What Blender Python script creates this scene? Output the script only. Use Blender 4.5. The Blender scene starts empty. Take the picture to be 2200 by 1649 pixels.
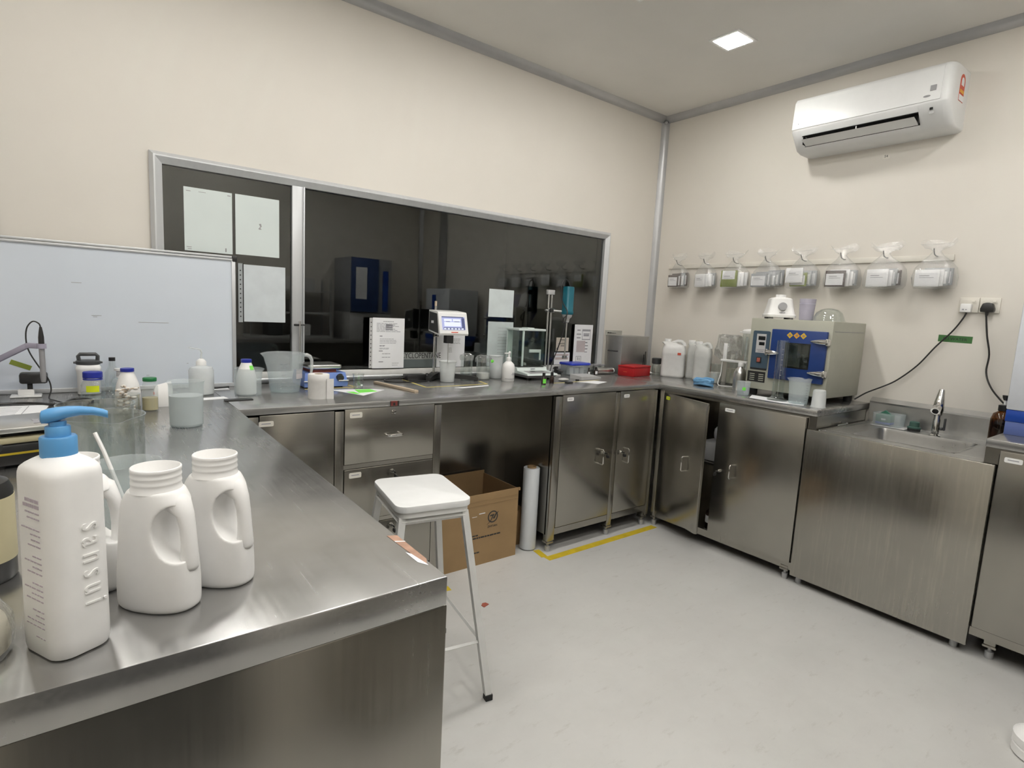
import bpy, bmesh, math, random
from mathutils import Matrix, Vector, Euler
random.seed(7)
PI = math.pi
C = bpy.context.scene.collection
S = bpy.context.scene

# ------------------------------------------------------------------ camera
cam_d = bpy.data.cameras.new('camera'); cam = bpy.data.objects.new('camera', cam_d); C.objects.link(cam)
cam_d.sensor_fit = 'HORIZONTAL'; cam_d.sensor_width = 36.0
cam_d.lens = 1211.18 * 36.0 / 2200.0
cam_d.clip_start = 0.02
def cam_axes(yaw, pitch, roll):
    fw = Vector((-math.sin(yaw)*math.cos(pitch), math.cos(yaw)*math.cos(pitch), math.sin(pitch)))
    r0 = Vector((math.cos(yaw), math.sin(yaw), 0)); u0 = r0.cross(fw)
    return math.cos(roll)*r0 + math.sin(roll)*u0, -math.sin(roll)*r0 + math.cos(roll)*u0, fw
_r, _u, _f = cam_axes(-0.6588, -0.1297, 0.0522)
cam.matrix_world = Matrix(((_r.x, _u.x, -_f.x, -3.2858), (_r.y, _u.y, -_f.y, -2.6613), (_r.z, _u.z, -_f.z, 1.2332), (0, 0, 0, 1)))
S.camera = cam

# ------------------------------------------------------------------ world, exposure, render settings
w = bpy.data.worlds.new('world'); S.world = w; w.use_nodes = True
w.node_tree.nodes['Background'].inputs[0].default_value = (0.02, 0.02, 0.02, 1)
w.node_tree.nodes['Background'].inputs[1].default_value = 0.3
S.view_settings.view_transform = 'Standard'; S.view_settings.look = 'None'
S.view_settings.gamma = 1.0; S.view_settings.use_curve_mapping = False
S.view_settings.exposure = 0.27
LAMP = 84.0                      # strength of the ceiling lamps' diffusers
LAMP_COL = (1.0, 0.975, 0.93, 1)
S.cycles.use_denoising = True
S.cycles.max_bounces = 14; S.cycles.diffuse_bounces = 5; S.cycles.glossy_bounces = 6
S.cycles.transmission_bounces = 8; S.cycles.transparent_max_bounces = 40
S.cycles.caustics_reflective = False; S.cycles.caustics_refractive = False
S.cycles.sample_clamp_indirect = 6.0

# ------------------------------------------------------------------ materials
MATS = {}
def _new(name):
    m = bpy.data.materials.new(name); m.use_nodes = True
    nt = m.node_tree; nt.nodes.clear()
    out = nt.nodes.new('ShaderNodeOutputMaterial')
    MATS[name] = m
    return m, nt, out
def noise(nt, scale, mapping=(1, 1, 1), detail=3.0, rough=0.55):
    tc = nt.nodes.new('ShaderNodeTexCoord'); mp = nt.nodes.new('ShaderNodeMapping')
    mp.inputs['Scale'].default_value = mapping
    nt.links.new(tc.outputs['Object'], mp.inputs[0])
    n = nt.nodes.new('ShaderNodeTexNoise'); n.inputs['Scale'].default_value = scale
    n.inputs['Detail'].default_value = detail; n.inputs['Roughness'].default_value = rough
    nt.links.new(mp.outputs[0], n.inputs['Vector'])
    return n.outputs[0]
def ramp(nt, fac, a, b, p0=0.3, p1=0.7):
    r = nt.nodes.new('ShaderNodeValToRGB')
    e = r.color_ramp.elements
    e[0].position = p0; e[1].position = p1
    e[0].color = a if len(a) == 4 else (*a, 1); e[1].color = b if len(b) == 4 else (*b, 1)
    nt.links.new(fac, r.inputs[0])
    return r.outputs[0]
def maprange(nt, v, lo, hi):
    n = nt.nodes.new('ShaderNodeMapRange'); n.inputs[1].default_value = 0.25; n.inputs[2].default_value = 0.75
    n.inputs[3].default_value = lo; n.inputs[4].default_value = hi
    nt.links.new(v, n.inputs[0]); return n.outputs[0]
def bump(nt, h, strength, dist=0.002):
    b = nt.nodes.new('ShaderNodeBump'); b.inputs['Strength'].default_value = strength; b.inputs['Distance'].default_value = dist
    nt.links.new(h, b.inputs['Height']); return b.outputs[0]
def solid(name, col, rough=0.5, metal=0.0, var=0.06, nscale=12.0, bmp=0.0, spec=0.5, mapping=(1, 1, 1), rvar=0.0, coat=0.0):
    m, nt, out = _new(name)
    p = nt.nodes.new('ShaderNodeBsdfPrincipled')
    n = noise(nt, nscale, mapping)
    a = tuple(max(0, c*(1-var)) for c in col[:3]); b = tuple(min(1, c*(1+var)) for c in col[:3])
    nt.links.new(ramp(nt, n, a, b), p.inputs['Base Color'])
    p.inputs['Roughness'].default_value = rough; p.inputs['Metallic'].default_value = metal
    p.inputs['Specular IOR Level'].default_value = spec
    if coat: p.inputs['Coat Weight'].default_value = coat
    if rvar: nt.links.new(maprange(nt, n, rough-rvar, rough+rvar), p.inputs['Roughness'])
    if bmp: nt.links.new(bump(nt, n, bmp), p.inputs['Normal'])
    nt.links.new(p.outputs[0], out.inputs[0])
    return m
def steel(name, col, rough, rvar, mapping, bmp=0.04, smudge=0.10, dist=0.0006, metal=0.96):
    """brushed stainless: fine noise stretched along the grain, plus larger wiped smudges"""
    m, nt, out = _new(name)
    p = nt.nodes.new('ShaderNodeBsdfPrincipled')
    fine = noise(nt, 1.0, mapping, 4.0, 0.6)
    big = noise(nt, 3.2, (1, 1, 1), 5.0, 0.62)
    a = tuple(c*(1-smudge) for c in col); b = tuple(min(1, c*(1+smudge)) for c in col)
    nt.links.new(ramp(nt, big, a, b), p.inputs['Base Color'])
    p.inputs['Metallic'].default_value = metal
    add = nt.nodes.new('ShaderNodeMath'); add.operation = 'ADD'
    nt.links.new(maprange(nt, fine, rough-rvar*0.6, rough+rvar*0.6), add.inputs[0])
    nt.links.new(maprange(nt, big, -rvar*0.7, rvar*0.7), add.inputs[1])
    nt.links.new(add.outputs[0], p.inputs['Roughness'])
    nt.links.new(bump(nt, fine, bmp, dist), p.inputs['Normal'])
    nt.links.new(p.outputs[0], out.inputs[0])
    return m
def schlick(nt, f0=0.04, scale=1.0):
    lw = nt.nodes.new('ShaderNodeLayerWeight'); lw.inputs[0].default_value = 0.5
    pw = nt.nodes.new('ShaderNodeMath'); pw.operation = 'POWER'; pw.inputs[1].default_value = 4.0
    nt.links.new(lw.outputs['Facing'], pw.inputs[0])
    mu = nt.nodes.new('ShaderNodeMath'); mu.operation = 'MULTIPLY_ADD'
    mu.inputs[1].default_value = (1-f0)*scale; mu.inputs[2].default_value = f0
    nt.links.new(pw.outputs[0], mu.inputs[0])
    return mu.outputs[0]
def clear(name, tint=(0.97, 0.985, 0.98), f0=0.05, rough=0.02, scale=0.8, wrinkle=0.0, haze=0.0):
    """thin clear wall: lets light straight through, reflects more at grazing angles"""
    m, nt, out = _new(name)
    t = nt.nodes.new('ShaderNodeBsdfTransparent'); t.inputs[0].default_value = (*tint, 1)
    g = nt.nodes.new('ShaderNodeBsdfGlossy'); g.inputs['Roughness'].default_value = rough
    g.inputs['Color'].default_value = (0.95, 0.97, 0.96, 1)
    if wrinkle:
        nt.links.new(bump(nt, noise(nt, 28.0, (1, 1, 1), 4.0), wrinkle, 0.01), g.inputs['Normal'])
    else:
        nt.links.new(bump(nt, noise(nt, 60.0), 0.02, 0.001), g.inputs['Normal'])
    mx = nt.nodes.new('ShaderNodeMixShader')
    nt.links.new(schlick(nt, f0, scale), mx.inputs[0])
    nt.links.new(t.outputs[0], mx.inputs[1]); nt.links.new(g.outputs[0], mx.inputs[2])
    if haze:
        d = nt.nodes.new('ShaderNodeBsdfDiffuse'); d.inputs[0].default_value = (0.85, 0.86, 0.86, 1)
        m2 = nt.nodes.new('ShaderNodeMixShader'); m2.inputs[0].default_value = haze
        nt.links.new(mx.outputs[0], m2.inputs[1]); nt.links.new(d.outputs[0], m2.inputs[2]); mx = m2
    nt.links.new(mx.outputs[0], out.inputs[0])
    return m
def milky(name, col, opac, rough=0.25, tint=(0.95, 0.97, 0.97)):
    """translucent plastic or cloudy liquid: part of the light passes, part scatters at the surface"""
    m, nt, out = _new(name)
    t = nt.nodes.new('ShaderNodeBsdfTransparent'); t.inputs[0].default_value = (*tint, 1)
    p = nt.nodes.new('ShaderNodeBsdfPrincipled'); p.inputs['Roughness'].default_value = rough
    n = noise(nt, 30.0)
    nt.links.new(ramp(nt, n, tuple(c*0.95 for c in col), tuple(min(1, c*1.03) for c in col)), p.inputs['Base Color'])
    mx = nt.nodes.new('ShaderNodeMixShader'); mx.inputs[0].default_value = opac
    nt.links.new(t.outputs[0], mx.inputs[1]); nt.links.new(p.outputs[0], mx.inputs[2])
    nt.links.new(mx.outputs[0], out.inputs[0])
    return m
def emit(name, col, strength):
    m, nt, out = _new(name)
    e = nt.nodes.new('ShaderNodeEmission'); e.inputs[0].default_value = col if len(col) == 4 else (*col, 1)
    e.inputs[1].default_value = strength
    nt.links.new(e.outputs[0], out.inputs[0]); return m

def wall_mat():
    m, nt, out = _new('cream_wall_paint')
    p = nt.nodes.new('ShaderNodeBsdfPrincipled'); p.inputs['Roughness'].default_value = 0.55
    n = noise(nt, 1.7, (1, 1, 1), 6.0, 0.65)
    nt.links.new(ramp(nt, n, (0.715, 0.68, 0.62), (0.765, 0.73, 0.67), 0.2, 0.8), p.inputs['Base Color'])
    f = noise(nt, 180.0, (1, 1, 1), 2.0)
    nt.links.new(bump(nt, f, 0.05, 0.001), p.inputs['Normal'])
    nt.links.new(p.outputs[0], out.inputs[0]); return m
WALL = wall_mat()
CEIL = solid('ceiling_paint', (0.82, 0.805, 0.77), 0.7, var=0.03, nscale=2.0)
def floor_mat():
    m, nt, out = _new('epoxy_floor')
    p = nt.nodes.new('ShaderNodeBsdfPrincipled'); p.inputs['Roughness'].default_value = 0.32
    a = noise(nt, 1.3, (1, 1, 1), 7.0, 0.7); b = noise(nt, 9.0, (1, 3, 1), 6.0, 0.75)
    mx = nt.nodes.new('ShaderNodeMix'); mx.data_type = 'RGBA'; mx.blend_type = 'MULTIPLY'; mx.inputs[0].default_value = 1.0
    nt.links.new(ramp(nt, a, (0.52, 0.515, 0.495), (0.60, 0.595, 0.575), 0.25, 0.6), mx.inputs[6])
    nt.links.new(ramp(nt, b, (0.84, 0.83, 0.81), (1, 1, 1), 0.28, 0.42), mx.inputs[7])
    nt.links.new(mx.outputs[2], p.inputs['Base Color'])
    nt.links.new(maprange(nt, a, 0.26, 0.42), p.inputs['Roughness'])
    nt.links.new(p.outputs[0], out.inputs[0]); return m
FLOOR = floor_mat()
SCOL = (0.385, 0.37, 0.335)
TOPX = steel('steel_top_grain_x', (0.46, 0.457, 0.45), 0.24, 0.06, (5, 160, 160), metal=0.72, bmp=0.015)
TOPY = steel('steel_top_grain_y', (0.45, 0.447, 0.44), 0.24, 0.07, (160, 5, 160), smudge=0.20, metal=0.86, bmp=0.010)
SVX = steel('steel_panel_grain_across', SCOL, 0.23, 0.04, (4, 4, 170), bmp=0.02, smudge=0.06)
SVZ = steel('steel_panel_grain_upright', SCOL, 0.24, 0.04, (160, 160, 3), bmp=0.02, smudge=0.07)
def streaked():
    m = steel('steel_splashed', SCOL, 0.25, 0.04, (120, 120, 2.5), bmp=0.02, smudge=0.07)
    nt = m.node_tree; p = [n for n in nt.nodes if n.type == 'BSDF_PRINCIPLED'][0]
    s = noise(nt, 1.0, (75, 75, 4.0), 4.0, 0.65)
    lk = p.inputs['Base Color'].links[0].from_socket
    mx = nt.nodes.new('ShaderNodeMix'); mx.data_type = 'RGBA'
    nt.links.new(ramp(nt, s, (0, 0, 0), (0.6, 0.6, 0.6), 0.50, 0.80), mx.inputs[0])
    nt.links.new(lk, mx.inputs[6]); mx.inputs[7].default_value = (0.52, 0.49, 0.43, 1)
    nt.links.new(mx.outputs[2], p.inputs['Base Color'])
    return m
SPLASH = streaked()
SINKM = steel('steel_basin', (0.52, 0.52, 0.51), 0.34, 0.08, (60, 60, 60), smudge=0.18)
CHROME = solid('chrome', (0.72, 0.72, 0.71), 0.10, 1.0, var=0.04)
ALU = solid('anodised_aluminium', (0.60, 0.615, 0.63), 0.34, 0.35, var=0.04, nscale=40, mapping=(1, 1, 0.05))
ALUP = solid('grey_trim_paint', (0.47, 0.475, 0.485), 0.34, 0.45, var=0.04)
BARE = solid('bare_aluminium', (0.68, 0.68, 0.67), 0.28, 1.0, var=0.03)
WHITE = solid('white_plastic', (0.86, 0.86, 0.85), 0.35, var=0.02)
HDPE = solid('white_hdpe', (0.88, 0.875, 0.865), 0.42, var=0.02, bmp=0.03, nscale=30)
ACW = solid('white_casing', (0.80, 0.81, 0.81), 0.32, var=0.02)
BOARD = solid('whiteboard_face', (0.71, 0.77, 0.85), 0.22, var=0.03, nscale=2.5)
PAINTW = solid('worn_white_paint', (0.72, 0.72, 0.70), 0.45, var=0.05, nscale=18)
SEATW = solid('seat_laminate', (0.82, 0.83, 0.83), 0.4, var=0.03, nscale=14)
PAPER = solid('white_paper', (0.86, 0.87, 0.89), 0.7, var=0.02)
PAPERG = solid('paper_seen_through_glass', (0.68, 0.75, 0.74), 0.25, var=0.03, nscale=3)
INK = solid('grey_print', (0.33, 0.33, 0.36), 0.7)
INKB = solid('black_print', (0.03, 0.03, 0.03), 0.6)
INKP = solid('mauve_print', (0.50, 0.44, 0.50), 0.7)
BLACK = solid('black_plastic', (0.018, 0.018, 0.018), 0.35)
BLACKM = solid('matt_black', (0.012, 0.012, 0.012), 0.7)
DARKG = solid('charcoal_plastic', (0.055, 0.058, 0.06), 0.35)
GREY = solid('grey_plastic', (0.32, 0.32, 0.33), 0.4)
LGREY = solid('pale_grey_plastic', (0.52, 0.52, 0.52), 0.42)
LILAC = solid('lilac_grey_plastic', (0.42, 0.40, 0.50), 0.42)
BLUE = solid('pump_blue', (0.10, 0.32, 0.62), 0.38, var=0.03)
CAPB = solid('royal_blue_cap', (0.02, 0.035, 0.36), 0.38)
LIDB = solid('blue_lid', (0.03, 0.06, 0.50), 0.32)
HOTB = solid('periwinkle_blue', (0.16, 0.26, 0.62), 0.35)
GREENC = solid('green_cap', (0.01, 0.17, 0.05), 0.4)
LABY = solid('yellow_label', (0.75, 0.85, 0.02), 0.5)
LABG = solid('bright_green_label', (0.22, 0.85, 0.10), 0.5)
TAPEG = solid('green_tape', (0.05, 0.16, 0.045), 0.45)
TAPEY = solid('yellow_floor_tape', (0.62, 0.46, 0.03), 0.5, var=0.12, nscale=20)
TAPEP = solid('pale_yellow_tape', (0.60, 0.50, 0.16), 0.5, var=0.1)
TAPEB = solid('peeling_brown_tape', (0.40, 0.24, 0.17), 0.55, var=0.2, nscale=40)
CREAML = solid('cream_label', (0.62, 0.56, 0.36), 0.5)
CARD = solid('corrugated_card', (0.33, 0.215, 0.105), 0.75, var=0.07, nscale=7)
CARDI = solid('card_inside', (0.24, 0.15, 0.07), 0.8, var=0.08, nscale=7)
OVENG = solid('oven_grey_green_paint', (0.42, 0.42, 0.35), 0.4, var=0.03)
OVENB = solid('oven_blue_door', (0.015, 0.045, 0.19), 0.32)
PANELB = solid('control_panel_slate', (0.055, 0.09, 0.125), 0.3)
ORANGE = solid('orange_print', (0.75, 0.38, 0.03), 0.5)
REDB = solid('red_plastic', (0.46, 0.012, 0.016), 0.42, var=0.05)
REDS = solid('red_sticker', (0.60, 0.09, 0.05), 0.5)
SOCK = solid('cream_switch_plate', (0.76, 0.73, 0.66), 0.35)
TEAL = solid('teal_motor', (0.01, 0.13, 0.18), 0.35)
MINT = solid('pale_mint_casing', (0.66, 0.73, 0.71), 0.35)
SPONGE = solid('green_scourer', (0.05, 0.17, 0.12), 0.9, var=0.2, nscale=90, bmp=0.3)
SPONGEB = solid('blue_sponge', (0.02, 0.09, 0.36), 0.9, var=0.15, nscale=90)
BRUSHG = solid('dull_green_brush', (0.05, 0.11, 0.09), 0.6)
GLOVE = solid('blue_nitrile', (0.16, 0.37, 0.62), 0.5, var=0.06)
COTTON = solid('cotton', (0.72, 0.69, 0.64), 0.9, var=0.06, nscale=70, bmp=0.3)
WOODC = solid('beige_wood', (0.52, 0.42, 0.31), 0.6, var=0.12, nscale=10, mapping=(1, 1, 8))
POWDER = solid('white_powder', (0.80, 0.79, 0.77), 0.95, var=0.03, nscale=60)
POWDERC = solid('cream_powder', (0.70, 0.66, 0.54), 0.95, var=0.05, nscale=40, bmp=0.2)
TISSUE = solid('tissue_paper', (0.80, 0.79, 0.77), 0.9, var=0.03, nscale=50, bmp=0.1)
FILMW = solid('stretch_film_roll', (0.66, 0.69, 0.72), 0.28, var=0.03, nscale=50, mapping=(1, 1, 0.2))
SACHW = solid('white_sachet', (0.90, 0.91, 0.92), 0.4, var=0.04)
SACHG = solid('grey_sachet', (0.36, 0.38, 0.40), 0.4, var=0.06)
SACHD = solid('dark_brown_sachet', (0.10, 0.075, 0.07), 0.45, var=0.1)
SACHV = solid('olive_green_sachet', (0.22, 0.27, 0.04), 0.4, var=0.15)
LENSD = solid('dark_display', (0.01, 0.012, 0.012), 0.15)
APPLW = solid('appliance_white', (0.66, 0.69, 0.74), 0.35)
APPLB = solid('appliance_blue_band', (0.01, 0.06, 0.36), 0.35)
DIMB = solid('chamber_blue_paint', (0.035, 0.07, 0.20), 0.4)
DIMG = solid('chamber_grey_paint', (0.30, 0.31, 0.33), 0.4)
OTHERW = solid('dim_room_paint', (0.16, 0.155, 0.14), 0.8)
RUST = solid('red_scrap', (0.34, 0.09, 0.06), 0.7)
GLASS = clear('clear_glass', (0.945, 0.96, 0.955), 0.085, 0.03, 1.0)
GLASSB = clear('balance_glass', (0.92, 0.96, 0.94), 0.06, 0.02, 0.5)
FILM = clear('polythene_film', (0.985, 0.985, 0.985), 0.10, 0.12, 0.7, wrinkle=1.0, haze=0.09)
FILM2 = clear('crumpled_polythene', (0.90, 0.90, 0.89), 0.26, 0.09, 0.7, wrinkle=1.0, haze=0.10)
AMBER = clear('amber_glass', (0.42, 0.22, 0.03), 0.05, 0.03, 0.6)
BROWNV = solid('brown_vial_glass', (0.025, 0.012, 0.008), 0.12)
PP = milky('polypropylene', (0.80, 0.84, 0.86), 0.22)
PP2 = milky('polypropylene_dense', (0.86, 0.88, 0.88), 0.50)
PPJ = milky('jerrycan_plastic', (0.80, 0.80, 0.79), 0.88)
PPJ2 = milky('thin_jerrycan_plastic', (0.76, 0.77, 0.75), 0.72)
PPL = milky('lilac_plastic', (0.58, 0.55, 0.66), 0.62)
LIQM = milky('cloudy_liquid', (0.88, 0.90, 0.91), 0.62)
LIQC = clear('clear_water', (0.93, 0.96, 0.97), 0.04, 0.01, 0.4)
LIQY = milky('yellow_liquid', (0.62, 0.52, 0.22), 0.75, tint=(0.9, 0.8, 0.45))
def window_glass():
    m, nt, out = _new('window_glass')
    p = nt.nodes.new('ShaderNodeBsdfPrincipled')
    p.inputs['Transmission Weight'].default_value = 1.0; p.inputs['Roughness'].default_value = 0.0
    p.inputs['IOR'].default_value = 1.62; p.inputs['Base Color'].default_value = (0.80, 0.86, 0.83, 1)
    n = noise(nt, 4.0); nt.links.new(maprange(nt, n, 0.0, 0.004), p.inputs['Roughness'])
    nt.links.new(p.outputs[0], out.inputs[0]); return m
WGLASS = window_glass()
LAMPM = emit('lamp_diffuser', LAMP_COL, LAMP)
SCREEN = emit('screen_glow', (0.55, 0.58, 0.90), 0.75)
SCREENW = emit('screen_glow_pale', (0.80, 0.83, 1.0), 0.95)
SCREEND = emit('screen_glow_dark', (0.20, 0.22, 0.42), 0.5)

# ------------------------------------------------------------------ mesh helpers
class MB:
    def __init__(self): self.bm = bmesh.new()
    def _merge(self, t, M=None):
        if M is not None: bmesh.ops.transform(t, matrix=M, verts=t.verts)
        me = bpy.data.meshes.new('tmp'); t.to_mesh(me); t.free()
        self.bm.from_mesh(me); bpy.data.meshes.remove(me); return self
    def box(self, a, b, bev=0.0, M=None, seg=2):
        t = bmesh.new(); bmesh.ops.create_cube(t, size=1.0)
        ctr = [(p+q)/2 for p, q in zip(a, b)]; sz = [abs(q-p) for p, q in zip(a, b)]
        bmesh.ops.transform(t, matrix=Matrix.Translation(ctr) @ Matrix.Diagonal((*sz, 1)), verts=t.verts)
        if bev > 0:
            bmesh.ops.bevel(t, geom=list(t.edges), offset=min(bev, min(sz)*0.49), segments=seg, profile=0.5, affect='EDGES')
        return self._merge(t, M)
    def lathe(self, prof, seg=32, M=None, fn=None, close=False):
        t = bmesh.new(); rings = []
        for (r, z) in prof:
            if r < 1e-6: rings.append([t.verts.new((0, 0, z))])
            else:
                ring = []
                for k in range(seg):
                    th = 2*PI*k/seg; rr, zz = (r, z) if fn is None else fn(th, r, z)
                    ring.append(t.verts.new((rr*math.cos(th), rr*math.sin(th), zz)))
                rings.append(ring)
        pairs = list(zip(rings[:-1], rings[1:]))
        if close: pairs.append((rings[-1], rings[0]))
        for A, B in pairs:
            if len(A) == 1 and len(B) == 1: continue
            for k in range(seg):
                k2 = (k+1) % seg
                if len(A) == 1: t.faces.new((A[0], B[k2], B[k]))
                elif len(B) == 1: t.faces.new((A[k], A[k2], B[0]))
                else: t.faces.new((A[k], A[k2], B[k2], B[k]))
        bmesh.ops.recalc_face_normals(t, faces=t.faces)
        return self._merge(t, M)
    def loft(self, rings, cap0=True, cap1=True, M=None, closed=True):
        t = bmesh.new(); R = [[t.verts.new(p) for p in ring] for ring in rings]
        n = len(R[0])
        for A, B in zip(R[:-1], R[1:]):
            for k in range(n if closed else n-1):
                k2 = (k+1) % n; t.faces.new((A[k], A[k2], B[k2], B[k]))
        if closed and cap0: t.faces.new(list(reversed(R[0])))
        if closed and cap1: t.faces.new(R[-1])
        bmesh.ops.recalc_face_normals(t, faces=t.faces)
        return self._merge(t, M)
    def tube(self, pts, r, seg=8, M=None, cap=True, flat=1.0, curve=0):
        P = [Vector(p) for p in pts]; rings = []; up = None
        if curve:                                    # Catmull-Rom through the given points
            Q, rr2 = [], []
            for i in range(len(P)-1):
                p0, p1, p2, p3 = P[max(i-1, 0)], P[i], P[i+1], P[min(i+2, len(P)-1)]
                for k in range(curve):
                    t_ = k/curve
                    Q.append(0.5*((2*p1)+(p2-p0)*t_+(2*p0-5*p1+4*p2-p3)*t_*t_+(3*p1-p0-3*p2+p3)*t_**3))
                    rr2.append(r[i]+(r[i+1]-r[i])*t_ if isinstance(r, (list, tuple)) else r)
            Q.append(P[-1]); rr2.append(r[-1] if isinstance(r, (list, tuple)) else r); P, r = Q, rr2
        for i, p in enumerate(P):
            d = (P[min(i+1, len(P)-1)] - P[max(i-1, 0)]).normalized()
            if up is None:
                up = Vector((0, 0, 1)) if abs(d.z) < 0.9 else Vector((1, 0, 0))
            s = d.cross(up)
            if s.length < 1e-6: s = d.cross(Vector((0, 1, 0)))
            s.normalize(); up = s.cross(d).normalized()
            rr = r[i] if isinstance(r, (list, tuple)) else r
            rings.append([p + s*rr*math.cos(2*PI*k/seg)*flat + up*rr*math.sin(2*PI*k/seg) for k in range(seg)])
        return self.loft(rings, cap, cap, M)
    def prism(self, poly, z0, z1, M=None, bev=0.0):
        t = bmesh.new()
        A = [t.verts.new((x, y, z0)) for x, y in poly]; B = [t.verts.new((x, y, z1)) for x, y in poly]
        n = len(poly)
        for k in range(n): t.faces.new((A[k], A[(k+1) % n], B[(k+1) % n], B[k]))
        t.faces.new(list(reversed(A))); t.faces.new(B)
        bmesh.ops.recalc_face_normals(t, faces=t.faces)
        if bev: bmesh.ops.bevel(t, geom=list(t.edges), offset=bev, segments=2, profile=0.5, affect='EDGES')
        return self._merge(t, M)
    def sphere(self, c, r, M=None, seg=16, sc=(1, 1, 1)):
        t = bmesh.new(); bmesh.ops.create_uvsphere(t, u_segments=seg, v_segments=max(8, seg//2), radius=r)
        bmesh.ops.transform(t, matrix=Matrix.Translation(c) @ Matrix.Diagonal((*sc, 1)), verts=t.verts)
        return self._merge(t, M)
    def jitter(self, amp, seed=0, cond=None):
        rn = random.Random(seed)
        for v in self.bm.verts:
            if cond is None or cond(v.co): v.co += Vector((rn.uniform(-amp, amp), rn.uniform(-amp, amp), rn.uniform(-amp, amp)))
        return self
    def build(self, name, mat, parent=None, smooth=True, angle=40):
        me = bpy.data.meshes.new(name); self.bm.to_mesh(me); self.bm.free()
        me.materials.append(mat)
        if smooth:
            me.shade_smooth(); me.set_sharp_from_angle(angle=math.radians(angle))
        o = bpy.data.objects.new(name, me); C.objects.link(o)
        if parent is not None: o.parent = parent
        return o
def tag(o, label, cat, group=None):
    o['label'] = label; o['category'] = cat
    if group: o['group'] = group
    return o
def thing(name, label, cat, loc=(0, 0, 0), rot=(0, 0, 0), group=None):
    o = bpy.data.objects.new(name, None); C.objects.link(o)
    o.empty_display_size = 0.03
    o.location = loc; o.rotation_euler = rot if isinstance(rot, tuple) else (0, 0, rot)
    return tag(o, label, cat, group)
def structure(o): o['kind'] = 'structure'; return o
def place(o, loc, rot=0):
    o.location = loc; o.rotation_euler = rot if isinstance(rot, tuple) else (0, 0, rot); return o
def dup(root, loc, rot=None, label=None):
    def cp(o, par):
        c = o.copy(); C.objects.link(c)
        if par is not None: c.parent = par
        for ch in [x for x in o.children]: cp(ch, c)
        return c
    r = cp(root, None); r.location = loc
    if rot is not None: r.rotation_euler = rot if isinstance(rot, tuple) else (0, 0, rot)
    if label: r['label'] = label
    return r
FA = (PI/2, 0, 0)               # things flat against the window wall: local x right, y up, z into the room
FB = (PI/2, 0, -PI/2)           # things flat against the right wall
def text(s, size, mat, parent, loc=(0, 0, 0), rot=(0, 0, 0), depth=0.0003, name='lettering', sx=1.0):
    cu = bpy.data.curves.new('t', 'FONT'); cu.body = s; cu.size = size; cu.extrude = depth
    cu.align_x = 'CENTER'; cu.align_y = 'CENTER'; cu.resolution_u = 3
    o = bpy.data.objects.new('t', cu); C.objects.link(o)
    bpy.context.view_layer.update()
    me = bpy.data.meshes.new_from_object(o.evaluated_get(bpy.context.evaluated_depsgraph_get()))
    bpy.data.objects.remove(o); bpy.data.curves.remove(cu)
    me.transform(Matrix.Translation(loc) @ Euler(rot).to_matrix().to_4x4() @ Matrix.Diagonal((sx, 1, 1, 1)))
    me.materials.clear(); me.materials.append(mat)
    r = bpy.data.objects.new(name, me); C.objects.link(r); r.parent = parent
    return r
def rrect(w, d, r, n=5, cx=0, cy=0):
    pts = []
    for (sx, sy, a0) in ((1, 1, 0), (-1, 1, PI/2), (-1, -1, PI), (1, -1, 3*PI/2)):
        for k in range(n+1):
            a = a0 + PI/2*k/n
            pts.append((cx + sx*(w/2-r) + r*math.cos(a), cy + sy*(d/2-r) + r*math.sin(a)))
    return pts
def vessel(prof, t):
    """outer profile (bottom to rim) -> closed double wall"""
    out = [(0, prof[0][1])] + list(prof)
    inn = [(max(r-t, 0.001), z if z > prof[0][1]+t else prof[0][1]+t) for r, z in reversed(prof)]
    return out + inn + [(0, prof[0][1]+t)]
def spout(H, ang, amp, width=0.28, start=0.82):
    def fn(th, r, z):
        d = (th-ang+PI) % (2*PI) - PI
        k = max(0.0, (z/H-start)/(1-start))
        return r + amp*k*math.exp(-(d/width)**2), z - amp*0.25*k*math.exp(-(d/width)**2)
    return fn

# ================================================================== THE SETTING
H = 2.6007; XW = -4.35; YS = -3.45
def st(name, mb, m, smooth=False): return structure(mb.build(name, m, smooth=smooth))
st('floor', MB().box((XW, YS, -0.1), (0.1, 0.1, 0.0)), FLOOR)
st('ceiling', MB().box((XW, YS, H), (0.1, 0.1, H+0.1)), CEIL)
WX0, WX1, WZ0, WZ1 = -3.04, -0.483, 0.862, 1.763      # rough opening
mb = MB()
mb.box((XW, 0, 0), (WX0, 0.1, H)); mb.box((WX1, 0, 0), (0.1, 0.1, H))
mb.box((WX0, 0, 0), (WX1, 0.1, WZ0)); mb.box((WX0, 0, WZ1), (WX1, 0.1, H))
st('wall_north', mb, WALL)
st('wall_east', MB().box((0, YS, 0), (0.1, 0, H)), WALL)
st('wall_south', MB().box((XW, YS-0.1, 0), (0.1, YS, H)), WALL)
st('wall_west', MB().box((XW-0.1, YS-0.1, 0), (XW, 0.1, H)), WALL)
# the dark room on the far side of the window
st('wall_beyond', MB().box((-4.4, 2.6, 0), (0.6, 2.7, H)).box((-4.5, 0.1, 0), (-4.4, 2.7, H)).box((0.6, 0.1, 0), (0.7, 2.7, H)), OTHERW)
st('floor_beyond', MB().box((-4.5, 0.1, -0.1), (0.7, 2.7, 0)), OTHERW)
st('ceiling_beyond', MB().box((-4.5, 0.1, H), (0.7, 2.7, H+0.1)), OTHERW)
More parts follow.
